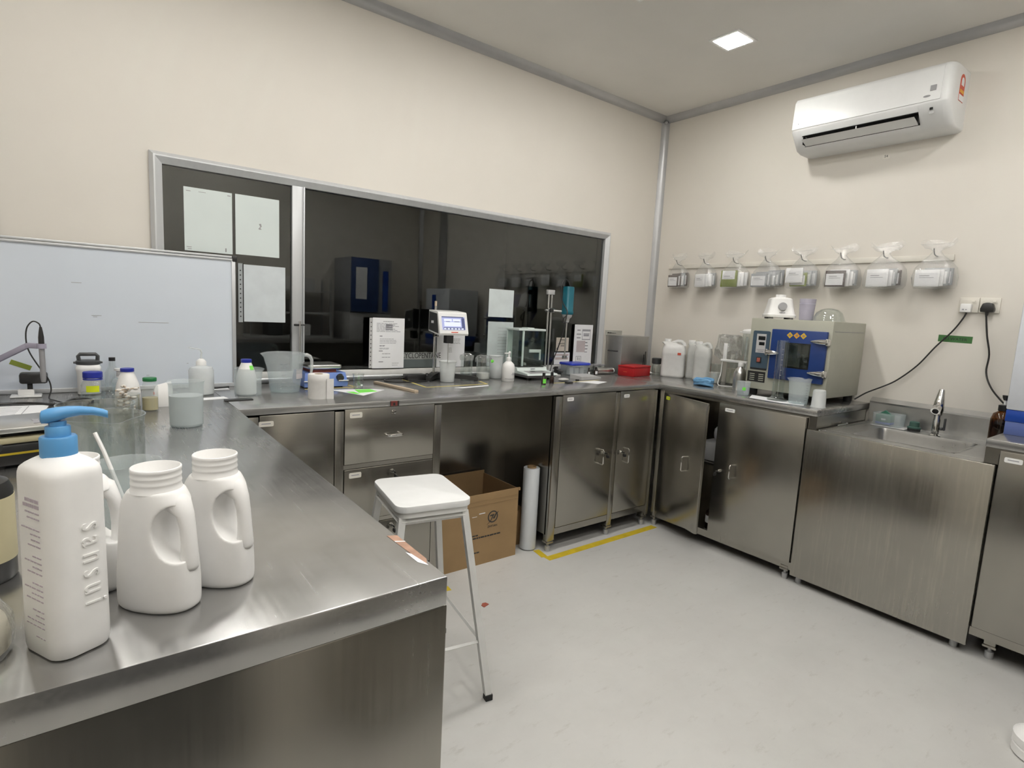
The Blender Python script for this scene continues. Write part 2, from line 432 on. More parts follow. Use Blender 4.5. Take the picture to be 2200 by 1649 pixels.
# cove trims: quarter-round aluminium, along the ceiling and down the corners
def cove(t=0.0386, n=6):
    # concave quarter profile from (-t,0) to (0,-t): p=(distance from wall, distance below ceiling)
    pts = [(0, 0)]
    pts += [(t*(1-math.sin(a)*0.62)-0.0, 0) if False else (t*math.cos(a), t*math.sin(a)) for a in [PI/2*k/n for k in range(n+1)]]
    return pts
t = 0.0386
cp = cove(t)
def sweep(A, B, wall_dir, down):
    """trim along A->B; wall_dir points into the room from the wall, down is the second wall's inward normal"""
    A = Vector(A); B = Vector(B); wd = Vector(wall_dir); dn = Vector(down)
    prof = [(0.0, 0.0), (t, 0.0), (t*0.80, t*0.42), (t*0.64, t*0.64), (t*0.42, t*0.80), (0.0, t)]
    return [[A + wd*u + dn*v for u, v in prof], [B + wd*u + dn*v for u, v in prof]]
def trim(name, A, B, wd, dn): return structure(MB().loft(sweep(A, B, wd, dn)).build(name, ALUP, angle=60))
trim('trim_1', (XW, 0, H), (0, 0, H), (0, -1, 0), (0, 0, -1))
trim('trim_2', (0, 0, H), (0, YS, H), (-1, 0, 0), (0, 0, -1))
trim('trim_3', (0, 0, 0.85), (0, 0, H-t), (-1, 0, 0), (0, -1, 0))
trim('trim_4', (0, YS, 0), (0, YS, H-t), (-1, 0, 0), (0, 1, 0))
structure(MB().box((-0.014, -3.02, 0), (0, -2.86, H-t), 0.005).build('trim_8', ALUP))
trim('trim_5', (XW, YS, H), (0, YS, H), (0, 1, 0), (0, 0, -1))
structure(MB().sphere((-t*0.72, -t*0.72, H-t*1.0), 0.012).build('trim_6', ALUP))
structure(MB().box((-3.56, -0.012, 0.86), (-3.488, 0, H-t), 0.004).build('trim_7', ALUP))
# window: mitred aluminium frame, mullion, one pane each side
def frame_ring(x0, x1, z0, z1, prof):
    rings = []
    for (cx, cz, sx, sz) in ((x0, z0, 1, 1), (x1, z0, -1, 1), (x1, z1, -1, -1), (x0, z1, 1, -1)):
        rings.append([(cx + sx*u, y, cz + sz*u) for u, y in prof])
    rings.append(rings[0]); return rings
prof = [(0, 0.0), (0.0, -0.012), (0.013, -0.024), (0.018, -0.024), (0.043, -0.007), (0.043, 0.03), (0.0085, 0.03), (0.0085, 0.0)]
win = structure(MB().loft(frame_ring(-3.047, -0.476, 0.855, 1.770, prof), False, False).build('window_1', ALU, smooth=False))
MB().box((-2.514, -0.012, 0.897), (-2.462, 0.028, 1.728), 0.003).box((-2.467, -0.018, 0.897), (-2.460, -0.012, 1.728), 0.001).build('mullion', ALU, win)
MB().box((-3.006, 0.002, 0.896), (-2.512, 0.008, 1.729)).build('pane', WGLASS, win, smooth=False)
MB().box((-2.464, 0.012, 0.896), (-0.517, 0.018, 1.729)).build('pane', WGLASS, win, smooth=False)
MB().box((-3.0, -0.022, 0.872), (-0.53, -0.004, 0.905), 0.004).build('sill', PAINTW, win)

# ------------------------------------------------------------------ ceiling lamps
lamp_w = ['recessed square ceiling lamp nearest the corner of the room', 'recessed square ceiling lamp second from the corner, cut by the top edge',
          'recessed square ceiling lamp over the hotplate end of the window bench', 'recessed square ceiling lamp over the peninsula end of the window bench', 'unseen ceiling lamp added to brighten the whiteboard',
          'recessed square ceiling lamp above the sink', 'recessed square ceiling lamp over the open floor', 'recessed square ceiling lamp above the stool side aisle',
          'recessed square ceiling lamp above the white jugs', 'unseen ceiling lamp added above the camera corner to brighten the jugs']
lamp_w += ['unseen ceiling lamp added by the rear wall, right of the camera', 'unseen ceiling lamp added by the rear wall, behind the camera', 'unseen ceiling lamp added by the rear wall, left of the camera']
i = 0
for yy in (-0.925, -2.25, -3.15):  # last row added out of view to light the jug fronts
    for xx in (-0.685, -1.365, -2.045, -2.725, -3.405):  # last column added out of view to brighten whiteboard and jugs
        if yy < -3 and xx > -2: continue
        L = thing('ceiling_lamp', lamp_w[i], 'lamp', (xx, yy, H), 0, 'square ceiling lamps'); i += 1
        fr = MB().box((-0.082, -0.082, -0.006), (0.082, -0.066, 0)).box((-0.082, 0.066, -0.006), (0.082, 0.082, 0))
        fr.box((-0.082, -0.066, -0.006), (-0.066, 0.066, 0)).box((0.066, -0.066, -0.006), (0.082, 0.066, 0))
        fr.build('frame', WHITE, L, smooth=False)
        MB().box((-0.066, -0.066, -0.007), (0.066, 0.066, -0.001), 0.001).build('diffuser', LAMPM, L, smooth=False)

# ================================================================== BENCHES
def label_plate(x, z, parent, y=-0.0012, wd=0.045, ht=0.019, mat=None, name='label_plate'):
    o = MB().prism(rrect(wd, ht, 0.005), 0, 0.0008, Matrix.Translation((x, y, z)) @ Euler((PI/2, 0, 0)).to_matrix().to_4x4()).build(name, mat or WHITE, parent, smooth=False)
    MB().box((x-wd*0.32, y-0.0011, z-0.001), (x+wd*0.30, y-0.0008, z+0.0025)).build('print', INK, o, smooth=False)
    return o
def bow_handle(x, z0, z1, parent, y=0.0, out=0.028, r=0.004, horiz=False):
    if horiz:
        pts = [(z0, y, x), (z0, y-out*0.8, x), (z0+0.006, y-out, x), (z1-0.006, y-out, x), (z1, y-out*0.8, x), (z1, y, x)]
    else:
        pts = [(x, y, z0), (x, y-out*0.8, z0), (x, y-out, z0+0.006), (x, y-out, z1-0.006), (x, y-out*0.8, z1), (x, y, z1)]
    return MB().tube(pts, r, 8).build('handle', CHROME, parent)
def lock(x, z, parent, y=0.0, key=True):
    M = Matrix.Translation((x, y, z)) @ Euler((PI/2, 0, 0)).to_matrix().to_4x4()
    o = MB().lathe([(0, 0), (0.0085, 0), (0.0085, 0.006), (0.006, 0.012), (0, 0.013)], 16, M).build('lock', CHROME, parent)
    if key: MB().box((x-0.0015, y-0.034, z-0.004), (x+0.0015, y-0.012, z+0.004), 0.001).prism(rrect(0.016, 0.022, 0.006), -0.003, 0.003, Matrix.Translation((x, y-0.034, z-0.014)) @ Euler((0, PI/2, 0)).to_matrix().to_4x4()).build('key', BLACK, o)
    return o
def leg_foot(x, y, ztop, parent, s=0.036):
    o = MB().box((x-s/2, y-s/2, 0.052), (x+s/2, y+s/2, ztop), 0.002).box((x-s/2-0.003, y-s/2-0.003, 0.046), (x+s/2+0.003, y+s/2+0.003, 0.056), 0.002).build('leg', SVZ, parent)
    MB().lathe([(0, 0), (0.013, 0), (0.014, 0.004), (0.014, 0.028), (0.007, 0.031), (0.007, 0.047), (0, 0.047)], 14, Matrix.Translation((x, y, 0))).build('foot', ALUP, o)
    return o
def door(parent, x0, x1, z0, z1, mat, hinge=None, ang=0.0, name='door', th=0.018, y=-0.001):
    """door panel; for an open one the panel is turned about its hinge"""
    d = MB().box((x0, y, z0), (x1, y+th, z1), 0.0025).build(name, mat, parent)
    if ang:
        hx = x0 if hinge == 'l' else x1
        d.data.transform(Matrix.Translation((-hx, -y, 0))); d.location = (hx, y, 0); d.rotation_euler = (0, 0, -ang if hinge == 'l' else ang)
    return d

def carcass(parent, Wd, D, z0, z1, mat, t=0.012, shelf=None):
    mb = MB().box((0, 0.02, z0), (t, D, z1)).box((Wd-t, 0.02, z0), (Wd, D, z1)).box((t, D-t, z0), (Wd-t, D, z1)).box((t, 0.02, z0), (Wd-t, D-t, z0+t))
    if shelf: mb.box((t, 0.06, shelf), (Wd-t, D-t, shelf+t))
    return mb.build('carcass', mat, parent, smooth=False)

# --- window bench, drawer unit (left of the knee space)
u = thing('drawer_unit', 'steel under-bench unit with three drawers in a column, left of the knee space', 'cabinet', (-2.858, -0.598, 0))
Wd = 0.797
carcass(u, Wd, 0.575, 0.09, 0.818, SVX)
MB().box((0, 0, 0.06), (0.06, 0.03, 0.818), 0.002).box((0.331, 0, 0.06), (0.367, 0.03, 0.818), 0.002).box((0.762, 0, 0.06), (Wd, 0.03, 0.818), 0.002).box((0.06, 0.002, 0.09), (0.762, 0.03, 0.118)).box((0.367, 0.004, 0.586), (0.762, 0.03, 0.603)).box((0.367, 0.004, 0.352), (0.762, 0.03, 0.368)).build('frame', SVZ, u)
d = door(u, 0.063, 0.329, 0.122, 0.822, SVX); label_plate(0.085, 0.792, d, wd=0.05, mat=SOCK)
for z0, z1, lz in ((0.605, 0.824, 0.803), (0.370, 0.584, 0.558), (0.124, 0.350, 0.328)):
    d = door(u, 0.369, 0.760, z0, z1, SVX, name='drawer')
    lock(0.572, lz, d, key=(z0 < 0.5), y=-0.001)
    if z0 > 0.3: label_plate(0.414, z1-0.024, d, wd=0.05, ht=0.022, mat=SOCK)
    bow_handle(z0+(z1-z0)*0.48, 0.540, 0.603, d, horiz=True, y=-0.001, out=0.022, r=0.0055)
for x, y in ((0.02, 0.02), (Wd-0.02, 0.02), (0.02, 0.55), (Wd-0.02, 0.55)): leg_foot(x, y, 0.09, u)
# knee space back panel
tag(MB().box((-2.061, -0.205, 0.09), (-1.405, -0.19, 0.818)).build('knee_panel', SVX, smooth=False), 'dark steel panel closing the back of the knee space behind the cardboard box', 'panel')
# --- window bench, two-door cabinet at the inner corner
u = thing('corner_cabinet', 'steel two-door cabinet under the window bench beside the inner corner', 'cabinet', (-1.405, -0.598, 0))
Wd = 0.80
carcass(u, Wd, 0.575, 0.09, 0.818, SVX)
MB().box((0, 0, 0.06), (0.045, 0.03, 0.818), 0.002).box((0.441, 0, 0.06), (0.476, 0.03, 0.818), 0.002).box((0.772, 0, 0.06), (Wd, 0.03, 0.818), 0.002).box((0.045, 0.002, 0.088), (0.441, 0.03, 0.122)).box((0.476, 0.002, 0.088), (0.772, 0.03, 0.122)).build('frame', SVZ, u)
d = door(u, 0.047, 0.439, 0.125, 0.823, SVX); d['label'] = 'left door'
label_plate(0.098, 0.800, d); bow_handle(0.345, 0.432, 0.512, d); lock(0.372, 0.489, d)
d = door(u, 0.478, 0.770, 0.125, 0.823, SVX); d['label'] = 'right door'
label_plate(0.527, 0.795, d); bow_handle(0.552, 0.415, 0.496, d); lock(0.508, 0.480, d)
for x, y in ((0.019, 0.019), (0.458, 0.019), (Wd-0.035, 0.019), (0.02, 0.55), (0.458, 0.55), (Wd-0.035, 0.55)): leg_foot(x, y, 0.09, u)
# --- right bench, cabinet with its left door ajar
u = thing('open_cabinet', 'steel two-door cabinet with its left door ajar, left of the sink', 'cabinet', (-0.593, -0.603, 0), (0, 0, -PI/2))
Wd = 0.852
carcass(u, Wd, 0.575, 0.07, 0.818, SVX, shelf=0.44)
MB().box((0.0, 0, 0.06), (0.032, 0.03, 0.818), 0.002).box((0.032, 0.004, 0.055), (Wd, 0.03, 0.092)).box((0.032, 0.004, 0.806), (Wd, 0.03, 0.818)).build('frame', SVZ, u)
d = door(u, 0.035, 0.41, 0.096, 0.806, SVX, 'l', math.radians(18)); d['label'] = 'left door standing ajar'
label_plate(0.038, 0.780, d, y=-0.0012, mat=LABY, wd=0.034); bow_handle(0.245, 0.41, 0.49, d)
d = door(u, 0.398, 0.850, 0.094, 0.808, SVZ, y=-0.012); d['label'] = 'closed right door'
MB().box((Wd+0.026, 0.008, 0.757), (Wd+0.038, 0.56, 0.818)).box((Wd, 0.008, 0.757), (Wd+0.026, 0.02, 0.818)).build('side_skirt', SVX, u, smooth=False)
label_plate(0.462, 0.776, d, y=-0.0132, wd=0.055); bow_handle(0.508, 0.425, 0.495, d, y=-0.012); lock(0.432, 0.445, d, y=-0.012)
for x, y in ((0.02, 0.02), (Wd-0.03, 0.02), (0.02, 0.55), (Wd-0.03, 0.55)): leg_foot(x, y, 0.07, u)
# things inside it, seen through the gap
tag(MB().box((-0.50, -1.02, 0.4521), (-0.28, -0.84, 0.56), 0.01).build('storage_box', LGREY), 'pale box on the shelf of the open cabinet, seen through the gap', 'box')
bag = MB().sphere((-0.40, -0.94, 0.605), 0.045, sc=(1.5, 1.6, 1.0)).jitter(0.007, 3); tag(bag.build('packing_bag', PAPER), 'crumpled pale bag lying on the box in the open cabinet', 'bag')
vb = thing('bottle', 'dark bottle with a white label at the bottom of the open cabinet', 'bottle', (-0.50, -0.955, 0.0822))
MB().lathe([(0, 0), (0.03, 0), (0.031, 0.005), (0.031, 0.09), (0.012, 0.11), (0.012, 0.12), (0, 0.12)], 20).build('body', BROWNV, vb)
MB().lathe([(0, 0.12), (0.014, 0.12), (0.014, 0.14), (0, 0.14)], 20).build('cap', WHITE, vb)
MB().lathe([(0.0314, 0.03), (0.0317, 0.03), (0.0317, 0.07), (0.0314, 0.07)], 20, close=True).build('label', PAPER, vb)
# --- sink unit
u = thing('sink_unit', 'low stainless sink unit with a plain splashed front between the benches', 'sink', (-0.593, -1.458, 0), (0, 0, -PI/2))
W2 = 0.69
MB().box((0, -0.008, 0.036), (W2, 0.008, 0.756), 0.004).build('front_panel', SPLASH, u)
bx0, bx1, by0, by1, bz = 0.157, 0.541, 0.085, 0.432, 0.56
mb = MB().box((0.042, 0.008, 0.742), (W2-0.042, by0, 0.756), 0.003).box((0.042, by1, 0.742), (W2-0.042, 0.572, 0.756), 0.003).box((0.042, by0, 0.742), (bx0, by1, 0.756)).box((bx1, by0, 0.742), (W2-0.042, by1, 0.756))
mb.build('drainboard', SINKM, u, smooth=False)
def ring(w_, d_, r, z): return [(x, y, z) for x, y in rrect(w_, d_, r, 5, (bx0+bx1)/2, (by0+by1)/2)]
w_, d_ = bx1-bx0, by1-by0
mb = MB().loft([ring(w_+0.012, d_+0.012, 0.03, 0.7568), ring(w_, d_, 0.025, 0.7570), ring(w_-0.006, d_-0.006, 0.03, 0.74), ring(w_-0.02, d_-0.02, 0.04, 0.585), ring(w_-0.06, d_-0.06, 0.05, bz)], False, True)
bs = mb.build('basin', SINKM, u)
MB().lathe([(0, 0.0), (0.04, 0), (0.04, 0.002), (0, 0.003)], 20, Matrix.Translation(((bx0+bx1)/2, (by0+by1)/2, bz))).build('drain', CHROME, bs)
MB().box((0.042, 0.572, 0.742), (W2-0.042, 0.586, 0.868)).loft([[(x, 0.566, 0.864), (x, 0.592, 0.884), (x, 0.592, 0.868), (x, 0.574, 0.852)] for x in (0.042, W2-0.042)]).build('splashback', SINKM, u, smooth=False)
MB().box((0.045, 0.012, 0.745), (0.052, 0.57, 0.760)).box((0.06, 0.04, 0.7555), (0.066, 0.57, 0.759)).build('rim_bead', SINKM, u)
for x in (0.03, W2-0.045): leg_foot(x, 0.03, 0.2, u, s=0.03)
for x in (0.03, W2-0.045): leg_foot(x, 0.54, 0.2, u, s=0.03)
f = thing('tap', 'tapered chrome mixer tap standing behind the sink basin', 'tap', (-0.135, -1.826, 0.7562), (0, 0, PI))
MB().lathe([(0, 0), (0.022, 0), (0.022, 0.004), (0.015, 0.009), (0.015, 0.075), (0.013, 0.082), (0.013, 0.13), (0, 0.13)], 20).build('base', CHROME, f)
MB().tube([(0, 0, 0.10), (0.004, 0, 0.13), (0.0, 0, 0.16), (-0.006, 0, 0.19), (-0.012, 0, 0.216)], [0.018, 0.0225, 0.020, 0.0150, 0.011], 16).build('body', CHROME, f)
sp = MB().tube([(0.0, 0, 0.135), (0.02, 0, 0.132), (0.040, 0, 0.118)], [0.017, 0.018, 0.019], 16).build('spout', CHROME, f)
MB().tube([(0.0405, 0, 0.1178), (0.043, 0, 0.116)], [0.012, 0.012], 16).build('nozzle', BLACKM, sp)
MB().box((-0.012, 0.016, 0.03), (0.012, 0.028, 0.044), 0.004).box((-0.008, 0.028, 0.03), (0.008, 0.036, 0.088), 0.005).build('lever', DARKG, f)
# --- right-hand bench beyond the sink
u = thing('end_cabinet', 'steel cabinet with a white label right of the sink, cut by the right edge', 'cabinet', (-0.593, -2.150, 0), (0, 0, -PI/2))
carcass(u, 0.85, 0.575, 0.11, 0.818, SVX)
MB().box((-0.036, 0.004, 0.758), (0.002, 0.03, 0.818)).box((0.0, 0.0, 0.8), (0.85, 0.03, 0.818)).build('frame', SVX, u)
MB().box((0, 0.002, 0.085), (0.85, 0.03, 0.117)).build('bottom_rail', SVX, u)
MB().box((-0.0405, 0.008, 0.757), (-0.030, 0.56, 0.818)).build('side_skirt', SVX, u, smooth=False)
d = door(u, 0.004, 0.42, 0.118, 0.813, SVZ); d['label'] = 'labelled door'
label_plate(0.045, 0.783, d, wd=0.052)
door(u, 0.424, 0.846, 0.118, 0.813, SVZ)
for x, y in ((0.06, 0.05), (0.83, 0.05), (0.06, 0.55), (0.83, 0.55)): leg_foot(x, y, 0.11, u)
# --- peninsula bench, end panel towards the camera
u = thing('peninsula_cabinet', 'large side-open steel bench body with a plain end panel, nearest the camera', 'cabinet', (0, 0, 0))
MB().box((-3.545, -2.0045, 0.02), (-2.8745, -1.99, 0.805), 0.003).build('end_panel', SVZ, u)
MB().box((-3.545, -1.989, 0.10), (-3.40, -0.02, 0.805)).box((-3.40, -1.989, 0.10), (-2.8745, -1.975, 0.805)).box((-3.40, -0.63, 0.10), (-2.8745, -0.615, 0.805)).box((-3.40, -1.975, 0.79), (-2.8745, -0.63, 0.805)).build('carcass', SVX, u, smooth=False)  # unseen aisle side shaped open so the steel fronts reflect a dark recess
MB().box((-3.545, -1.95, 0), (-3.50, -0.05, 0.10)).box((-2.95, -1.95, 0), (-2.90, -1.90, 0.10)).build('plinth', BLACKM, u, smooth=False)
# worktops
wt = thing('worktop', 'steel worktop of the peninsula in the foreground', 'worktop', (0, 0, 0))
MB().prism([(-3.55, -2.0066), (-2.8770, -2.0066), (-2.8632, -0.602), (-2.8632, -0.002), (-3.55, -0.002)], 0.8055, 0.85, bev=0.0025).build('top', TOPY, wt)
tp = MB().prism([(-2.8905, -1.832), (-2.8752, -1.838), (-2.8763, -1.942), (-2.8835, -1.956), (-2.888, -1.91)], 0.8501, 0.8506).build('tape', TAPEB, wt, smooth=False)
MB().prism([(-2.8895, -1.858), (-2.8748, -1.866), (-2.8750, -1.869), (-2.8897, -1.862)], 0.8507, 0.8509).prism([(-2.893, -1.905), (-2.881, -1.925), (-2.884, -1.962), (-2.893, -1.945)], 0.8502, 0.8504).build('torn_strip', PAPER, tp, smooth=False)
wt = thing('worktop', 'steel worktop of the bench under the window', 'worktop', (0, 0, 0))
MB().box((-2.8626, -0.600, 0.8255), (-0.5936, -0.002, 0.85), 0.002).build('top', TOPX, wt)
MB().box((-2.300, -0.6012, 0.827), (-2.271, -0.6002, 0.847)).build('sticker', solid('maroon_sticker', (0.16, 0.03, 0.025), 0.5), wt, smooth=False)
MB().box((-2.303, -0.6012, 0.8265), (-2.300, -0.6002, 0.847)).box((-2.271, -0.6012, 0.8265), (-2.264, -0.6002, 0.847)).box((-2.290, -0.6016, 0.829), (-2.281, -0.6013, 0.840)).build('sticker_edge', BLACKM, wt, smooth=False)
tag(MB().box((-4.3, -0.60, 0.8185), (-3.5506, -0.002, 0.85), 0.003).box((-4.3, -0.58, 0.05), (-3.56, -0.56, 0.8185)).build('side_bench', TOPX), 'steel bench carrying the left end of the whiteboard', 'bench')
wt = thing('worktop', 'steel worktop carrying the oven, ending at the sink', 'worktop', (0, 0, 0))
MB().box((-0.593, -1.4934, 0.8185), (-0.002, -0.002, 0.85), 0.003).build('top', TOPY, wt)
wt = thing('worktop', 'steel worktop right of the sink under the white and blue appliance', 'worktop', (0, 0, 0))
MB().box((-0.593, -2.995, 0.8185), (-0.002, -2.1084, 0.85), 0.003).build('top', TOPY, wt)
# rod lying on the sink's left ledge
tag(MB().tube([(-0.40, -1.5085, 0.7655), (-0.295, -1.5075, 0.7655)], 0.0035, 8).sphere((-0.293, -1.5075, 0.7655), 0.0055).build('glass_rod', CHROME), 'small metal rod lying on the left ledge of the sink', 'rod')

# ================================================================== FLOOR THINGS
s = thing('stool', 'white square-seated stool standing at the peninsula corner', 'stool', (-2.43, -1.107, 0), (0, 0, math.radians(-9.5)))
hx, hy = 0.120, 0.148
MB().prism(rrect(2*hx, 2*hy, 0.035, 6), 0.629, 0.65, bev=0.003).build('seat', SEATW, s)
MB().prism(rrect(2*hx-0.012, 2*hy-0.012, 0.032, 6), 0.612, 0.6288).build('seat_rim', PAINTW, s)
def legpos(sx, sy, z):
    k = (0.61-z)/0.61
    return (sx*(0.100+0.075*k), sy*(0.122+0.082*k), z)
for sx in (-1, 1):
    for sy in (-1, 1):
        hw = 0.0105; rings = []
        for z in (0.012, 0.612):
            x, y, _ = legpos(sx, sy, z)
            rings.append([(x-hw, y-hw, z), (x+hw, y-hw, z), (x+hw, y+hw, z), (x-hw, y+hw, z)])
        l = MB().loft(rings).build('leg', PAINTW, s, smooth=False)
        x, y, _ = legpos(sx, sy, 0.006)
        MB().box((x-0.0122, y-0.0122, 0), (x+0.0122, y+0.0122, 0.02), 0.002).build('rubber_foot', BLACKM, l)
for a, b in (((-1, -1), (1, -1)), ((1, -1), (1, 1)), ((1, 1), (-1, 1)), ((-1, 1), (-1, -1))):
    A = legpos(*a, 0.19); B = legpos(*b, 0.19)
    MB().tube([A, B], 0.006, 4).build('stretcher', PAINTW, s, smooth=False)
for a, b in (((-1, -1), (1, -1)), ((1, -1), (1, 1)), ((1, 1), (-1, 1)), ((-1, 1), (-1, -1))):
    A = legpos(*a, 0.598); B = legpos(*b, 0.598)
    MB().tube([A, B], 0.012, 4).build('top_rail', PAINTW, s, smooth=False)
# cardboard box
b = thing('cardboard_box', 'big open cardboard box with a round logo in the knee space', 'box', (-2.035, -0.532, 0))
bw, bd, bh, q = 0.475, 0.31, 0.355, 0.005
MB().box((0, 0, 0), (bw, q, bh)).build('front_side', CARD, b, smooth=False)
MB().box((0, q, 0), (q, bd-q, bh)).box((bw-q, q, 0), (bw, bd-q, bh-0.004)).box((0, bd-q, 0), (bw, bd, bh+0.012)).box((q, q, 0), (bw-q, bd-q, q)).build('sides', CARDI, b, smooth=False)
mb = MB().box((0.002, -0.0012, bh-0.055), (bw-0.002, -0.0002, bh-0.052)).box((0.002, -0.0012, bh-0.034), (bw-0.002, -0.0002, bh-0.032))
mb.box((bw-0.001, -0.004, bh-0.014), (bw+0.008, 0.004, bh)).build('tape_edges', CARD, b, smooth=False)
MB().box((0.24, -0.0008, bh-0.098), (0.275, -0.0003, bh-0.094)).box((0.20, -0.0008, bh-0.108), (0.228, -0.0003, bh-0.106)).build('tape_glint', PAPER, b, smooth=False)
lg = MB().lathe([(0.024, 0), (0.030, 0), (0.030, 0.0006), (0.024, 0.0006)], 32, Matrix.Translation((0.322, -0.0002, 0.232)) @ Euler((PI/2, 0, 0)).to_matrix().to_4x4(), close=True)
ML = Matrix.Translation((0.322, -0.0002, 0.232)) @ Euler((PI/2, 0, 0)).to_matrix().to_4x4()
lg.prism([(-0.016, 0.010), (0.004, 0.012), (0.010, 0.012), (-0.012, -0.022), (-0.034, -0.036), (-0.016, -0.022), (-0.002, 0.004), (-0.016, 0.003)], 0, 0.0007, ML)
lg.prism([(0.000, -0.010), (0.010, 0.004), (0.016, 0.014), (0.036, 0.022), (0.022, 0.010), (0.010, -0.012)], 0, 0.0007, ML)
lg.build('logo', INKB, b, smooth=False)
text('ZHITIAN', 0.015, INKB, b, (0.322, -0.0006, 0.184), (PI/2, 0, 0))
pr = MB(); rn = random.Random(3)
for (x0, z, n, hgt) in ((0.19, 0.150, 3, 0.006), (0.19, 0.136, 10, 0.007), (0.19, 0.116, 1, 0.006), (0.19, 0.098, 1, 0.006), (0.19, 0.080, 1, 0.006), (0.19, 0.062, 3, 0.007)):
    x = x0
    for k in range(n):
        l_ = rn.uniform(0.009, 0.022); pr.box((x, -0.0008, z), (x+l_, -0.0002, z+hgt)); x += l_+0.003
pr.build('printed_text', INKB, b, smooth=False)
# roll of stretch film and the small carton behind it
r = thing('stretch_film_roll', 'tall roll of clear stretch film standing by the cardboard box', 'roll', (-1.4545, -0.500, 0))
MB().lathe([(0.024, 0.006), (0.0415, 0.006), (0.0425, 0.009), (0.0425, 0.432), (0.0415, 0.436), (0.024, 0.436)], 36, close=True).build('film', FILMW, r)
MB().lathe([(0.0195, 0), (0.0235, 0), (0.0235, 0.444), (0.0195, 0.444)], 24, close=True).build('core', CARD, r)
tag(MB().box((-1.503, -0.44, 0), (-1.425, -0.34, 0.19), 0.002).build('small_carton', CARD, smooth=False), 'narrow cardboard carton standing behind the film roll', 'box')
# yellow floor tape
def strip(pts, w_, z=0.0006):
    mb = MB()
    for (a, b_) in zip(pts[:-1], pts[1:]):
        a = Vector((*a, 0)); b_ = Vector((*b_, 0)); d = (b_-a).normalized(); n = Vector((-d.y, d.x, 0))*w_/2
        mb.prism([(p.x, p.y) for p in (a-n, b_-n, b_+n, a+n)], 0.0001, z)
    return mb
tag(strip([(-1.452, -0.655), (-0.60, -0.650)], 0.044).build('floor_tape', TAPEY, smooth=False), 'yellow tape strip on the floor in front of the two-door corner cabinet', 'tape')
tag(strip([(-1.447, -0.632), (-1.432, -0.545)], 0.036, 0.001).build('floor_tape', TAPEY, smooth=False), 'short yellow tape strip on the floor leading to the film roll', 'tape')
tag(strip([(-2.10, -0.645), (-2.022, -0.655)], 0.04).build('floor_tape', TAPEY, smooth=False), 'scrap of yellow floor tape seen past the peninsula corner', 'tape')
tag(MB().prism([(-1.985, -0.872), (-1.955, -0.862), (-1.96, -0.845), (-1.975, -0.842), (-1.988, -0.855)], 0.0002, 0.003).build('floor_scrap', RUST), 'small red scrap lying on the open floor', 'scrap')
tag(MB().sphere((-0.95, -0.38, 0.008), 0.012, sc=(2, 1.2, 0.6)).build('paper_scrap', PAPER), 'pale crumb lying on the floor under the corner cabinet', 'scrap')
c = thing('jerrycan', 'white ribbed can on the floor, cut off at the bottom right', 'jerrycan', (-1.070, -2.456, 0))
MB().lathe([(0, 0), (0.07, 0), (0.076, 0.006), (0.076, 0.03), (0.072, 0.034), (0.076, 0.038), (0.076, 0.06), (0.045, 0.085), (0.03, 0.09), (0, 0.09)], 28).build('body', HDPE, c)
MB().lathe([(0, 0.09), (0.034, 0.09), (0.034, 0.108), (0.031, 0.112), (0, 0.112)], 28).build('cap', WHITE, c)

# ================================================================== WALL THINGS
# --- split air conditioner (end profile in local x-out / z-up, extruded along the wall)
ac = thing('air_conditioner', 'white split air conditioner high on the right wall', 'air conditioner', (0, -1.015, 2.155))
def acprof(notch):
    p = [(0, 0.272), (-0.165, 0.270), (-0.195, 0.262), (-0.212, 0.240), (-0.222, 0.100), (-0.220, 0.092)]
    if notch: p += [(-0.206, 0.070), (-0.150, 0.078), (-0.120, 0.030), (-0.163, 0.022)]
    p += [(-0.145, 0.010), (-0.10, 0.0), (0, 0.0)]
    return p
def acpart(y0, y1, notch): return [[(x, y, z) for x, z in acprof(notch)] for y in (y0, y1)]
mb = MB().loft(acpart(-0.030, -0.060, False)).loft(acpart(-0.060, -0.585, True)).loft(acpart(-0.585, -0.676, False))
for e0, e1 in ((-0.030, 0.0), (-0.676, -0.706)):
    rings = []
    for k in range(6):
        a = PI/2*k/5; s_ = 1 - 0.16*(1-math.cos(a)); y = e0 + (e1-e0)*math.sin(a)
        rings.append([(x*s_, y, 0.135 + (z-0.135)*(1-0.10*(1-math.cos(a)))) for x, z in acprof(False)])
    mb.loft(rings, False, True)
mb.build('casing', ACW, ac, angle=50)
MB().loft([[(x-0.0035, y, z) for x, z in ((-0.165, 0.268), (-0.1955, 0.2605), (-0.212, 0.239), (-0.2215, 0.104))] + [(x-0.0005, y, z) for x, z in ((-0.2215, 0.104), (-0.212, 0.239), (-0.1955, 0.2605), (-0.165, 0.268))] for y in (-0.012, -0.670)]).build('front_panel', ACW, ac, angle=50)
MB().loft([[(x, y, z) for x, z in ((-0.2055, 0.0693), (-0.1500, 0.0772), (-0.1208, 0.0302), (-0.1625, 0.0226), (-0.161, 0.0245), (-0.125, 0.0315), (-0.1515, 0.0740), (-0.204, 0.0668))] for y in (-0.0604, -0.5846)]).box((-0.19, -0.0612, 0.030), (-0.13, -0.0602, 0.07)).box((-0.19, -0.5848, 0.030), (-0.13, -0.5838, 0.07)).build('air_outlet', BLACKM, ac, smooth=False)
fl = MB().loft([[(-0.205, y, 0.042), (-0.222, y, 0.047), (-0.165, y, 0.024), (-0.160, y, 0.030)] for y in (-0.068, -0.578)]).build('flap', ACW, ac, smooth=False)
MB().box((-0.20, -0.325, 0.042), (-0.195, -0.321, 0.072)).build('louvre_pin', ACW, fl)
MB().box((-0.2245, -0.650, 0.145), (-0.2205, -0.628, 0.168)).build('qr_free_sticker', GREY, ac, smooth=False)
bpy.data.objects['qr_free_sticker'].name = 'square_sticker'
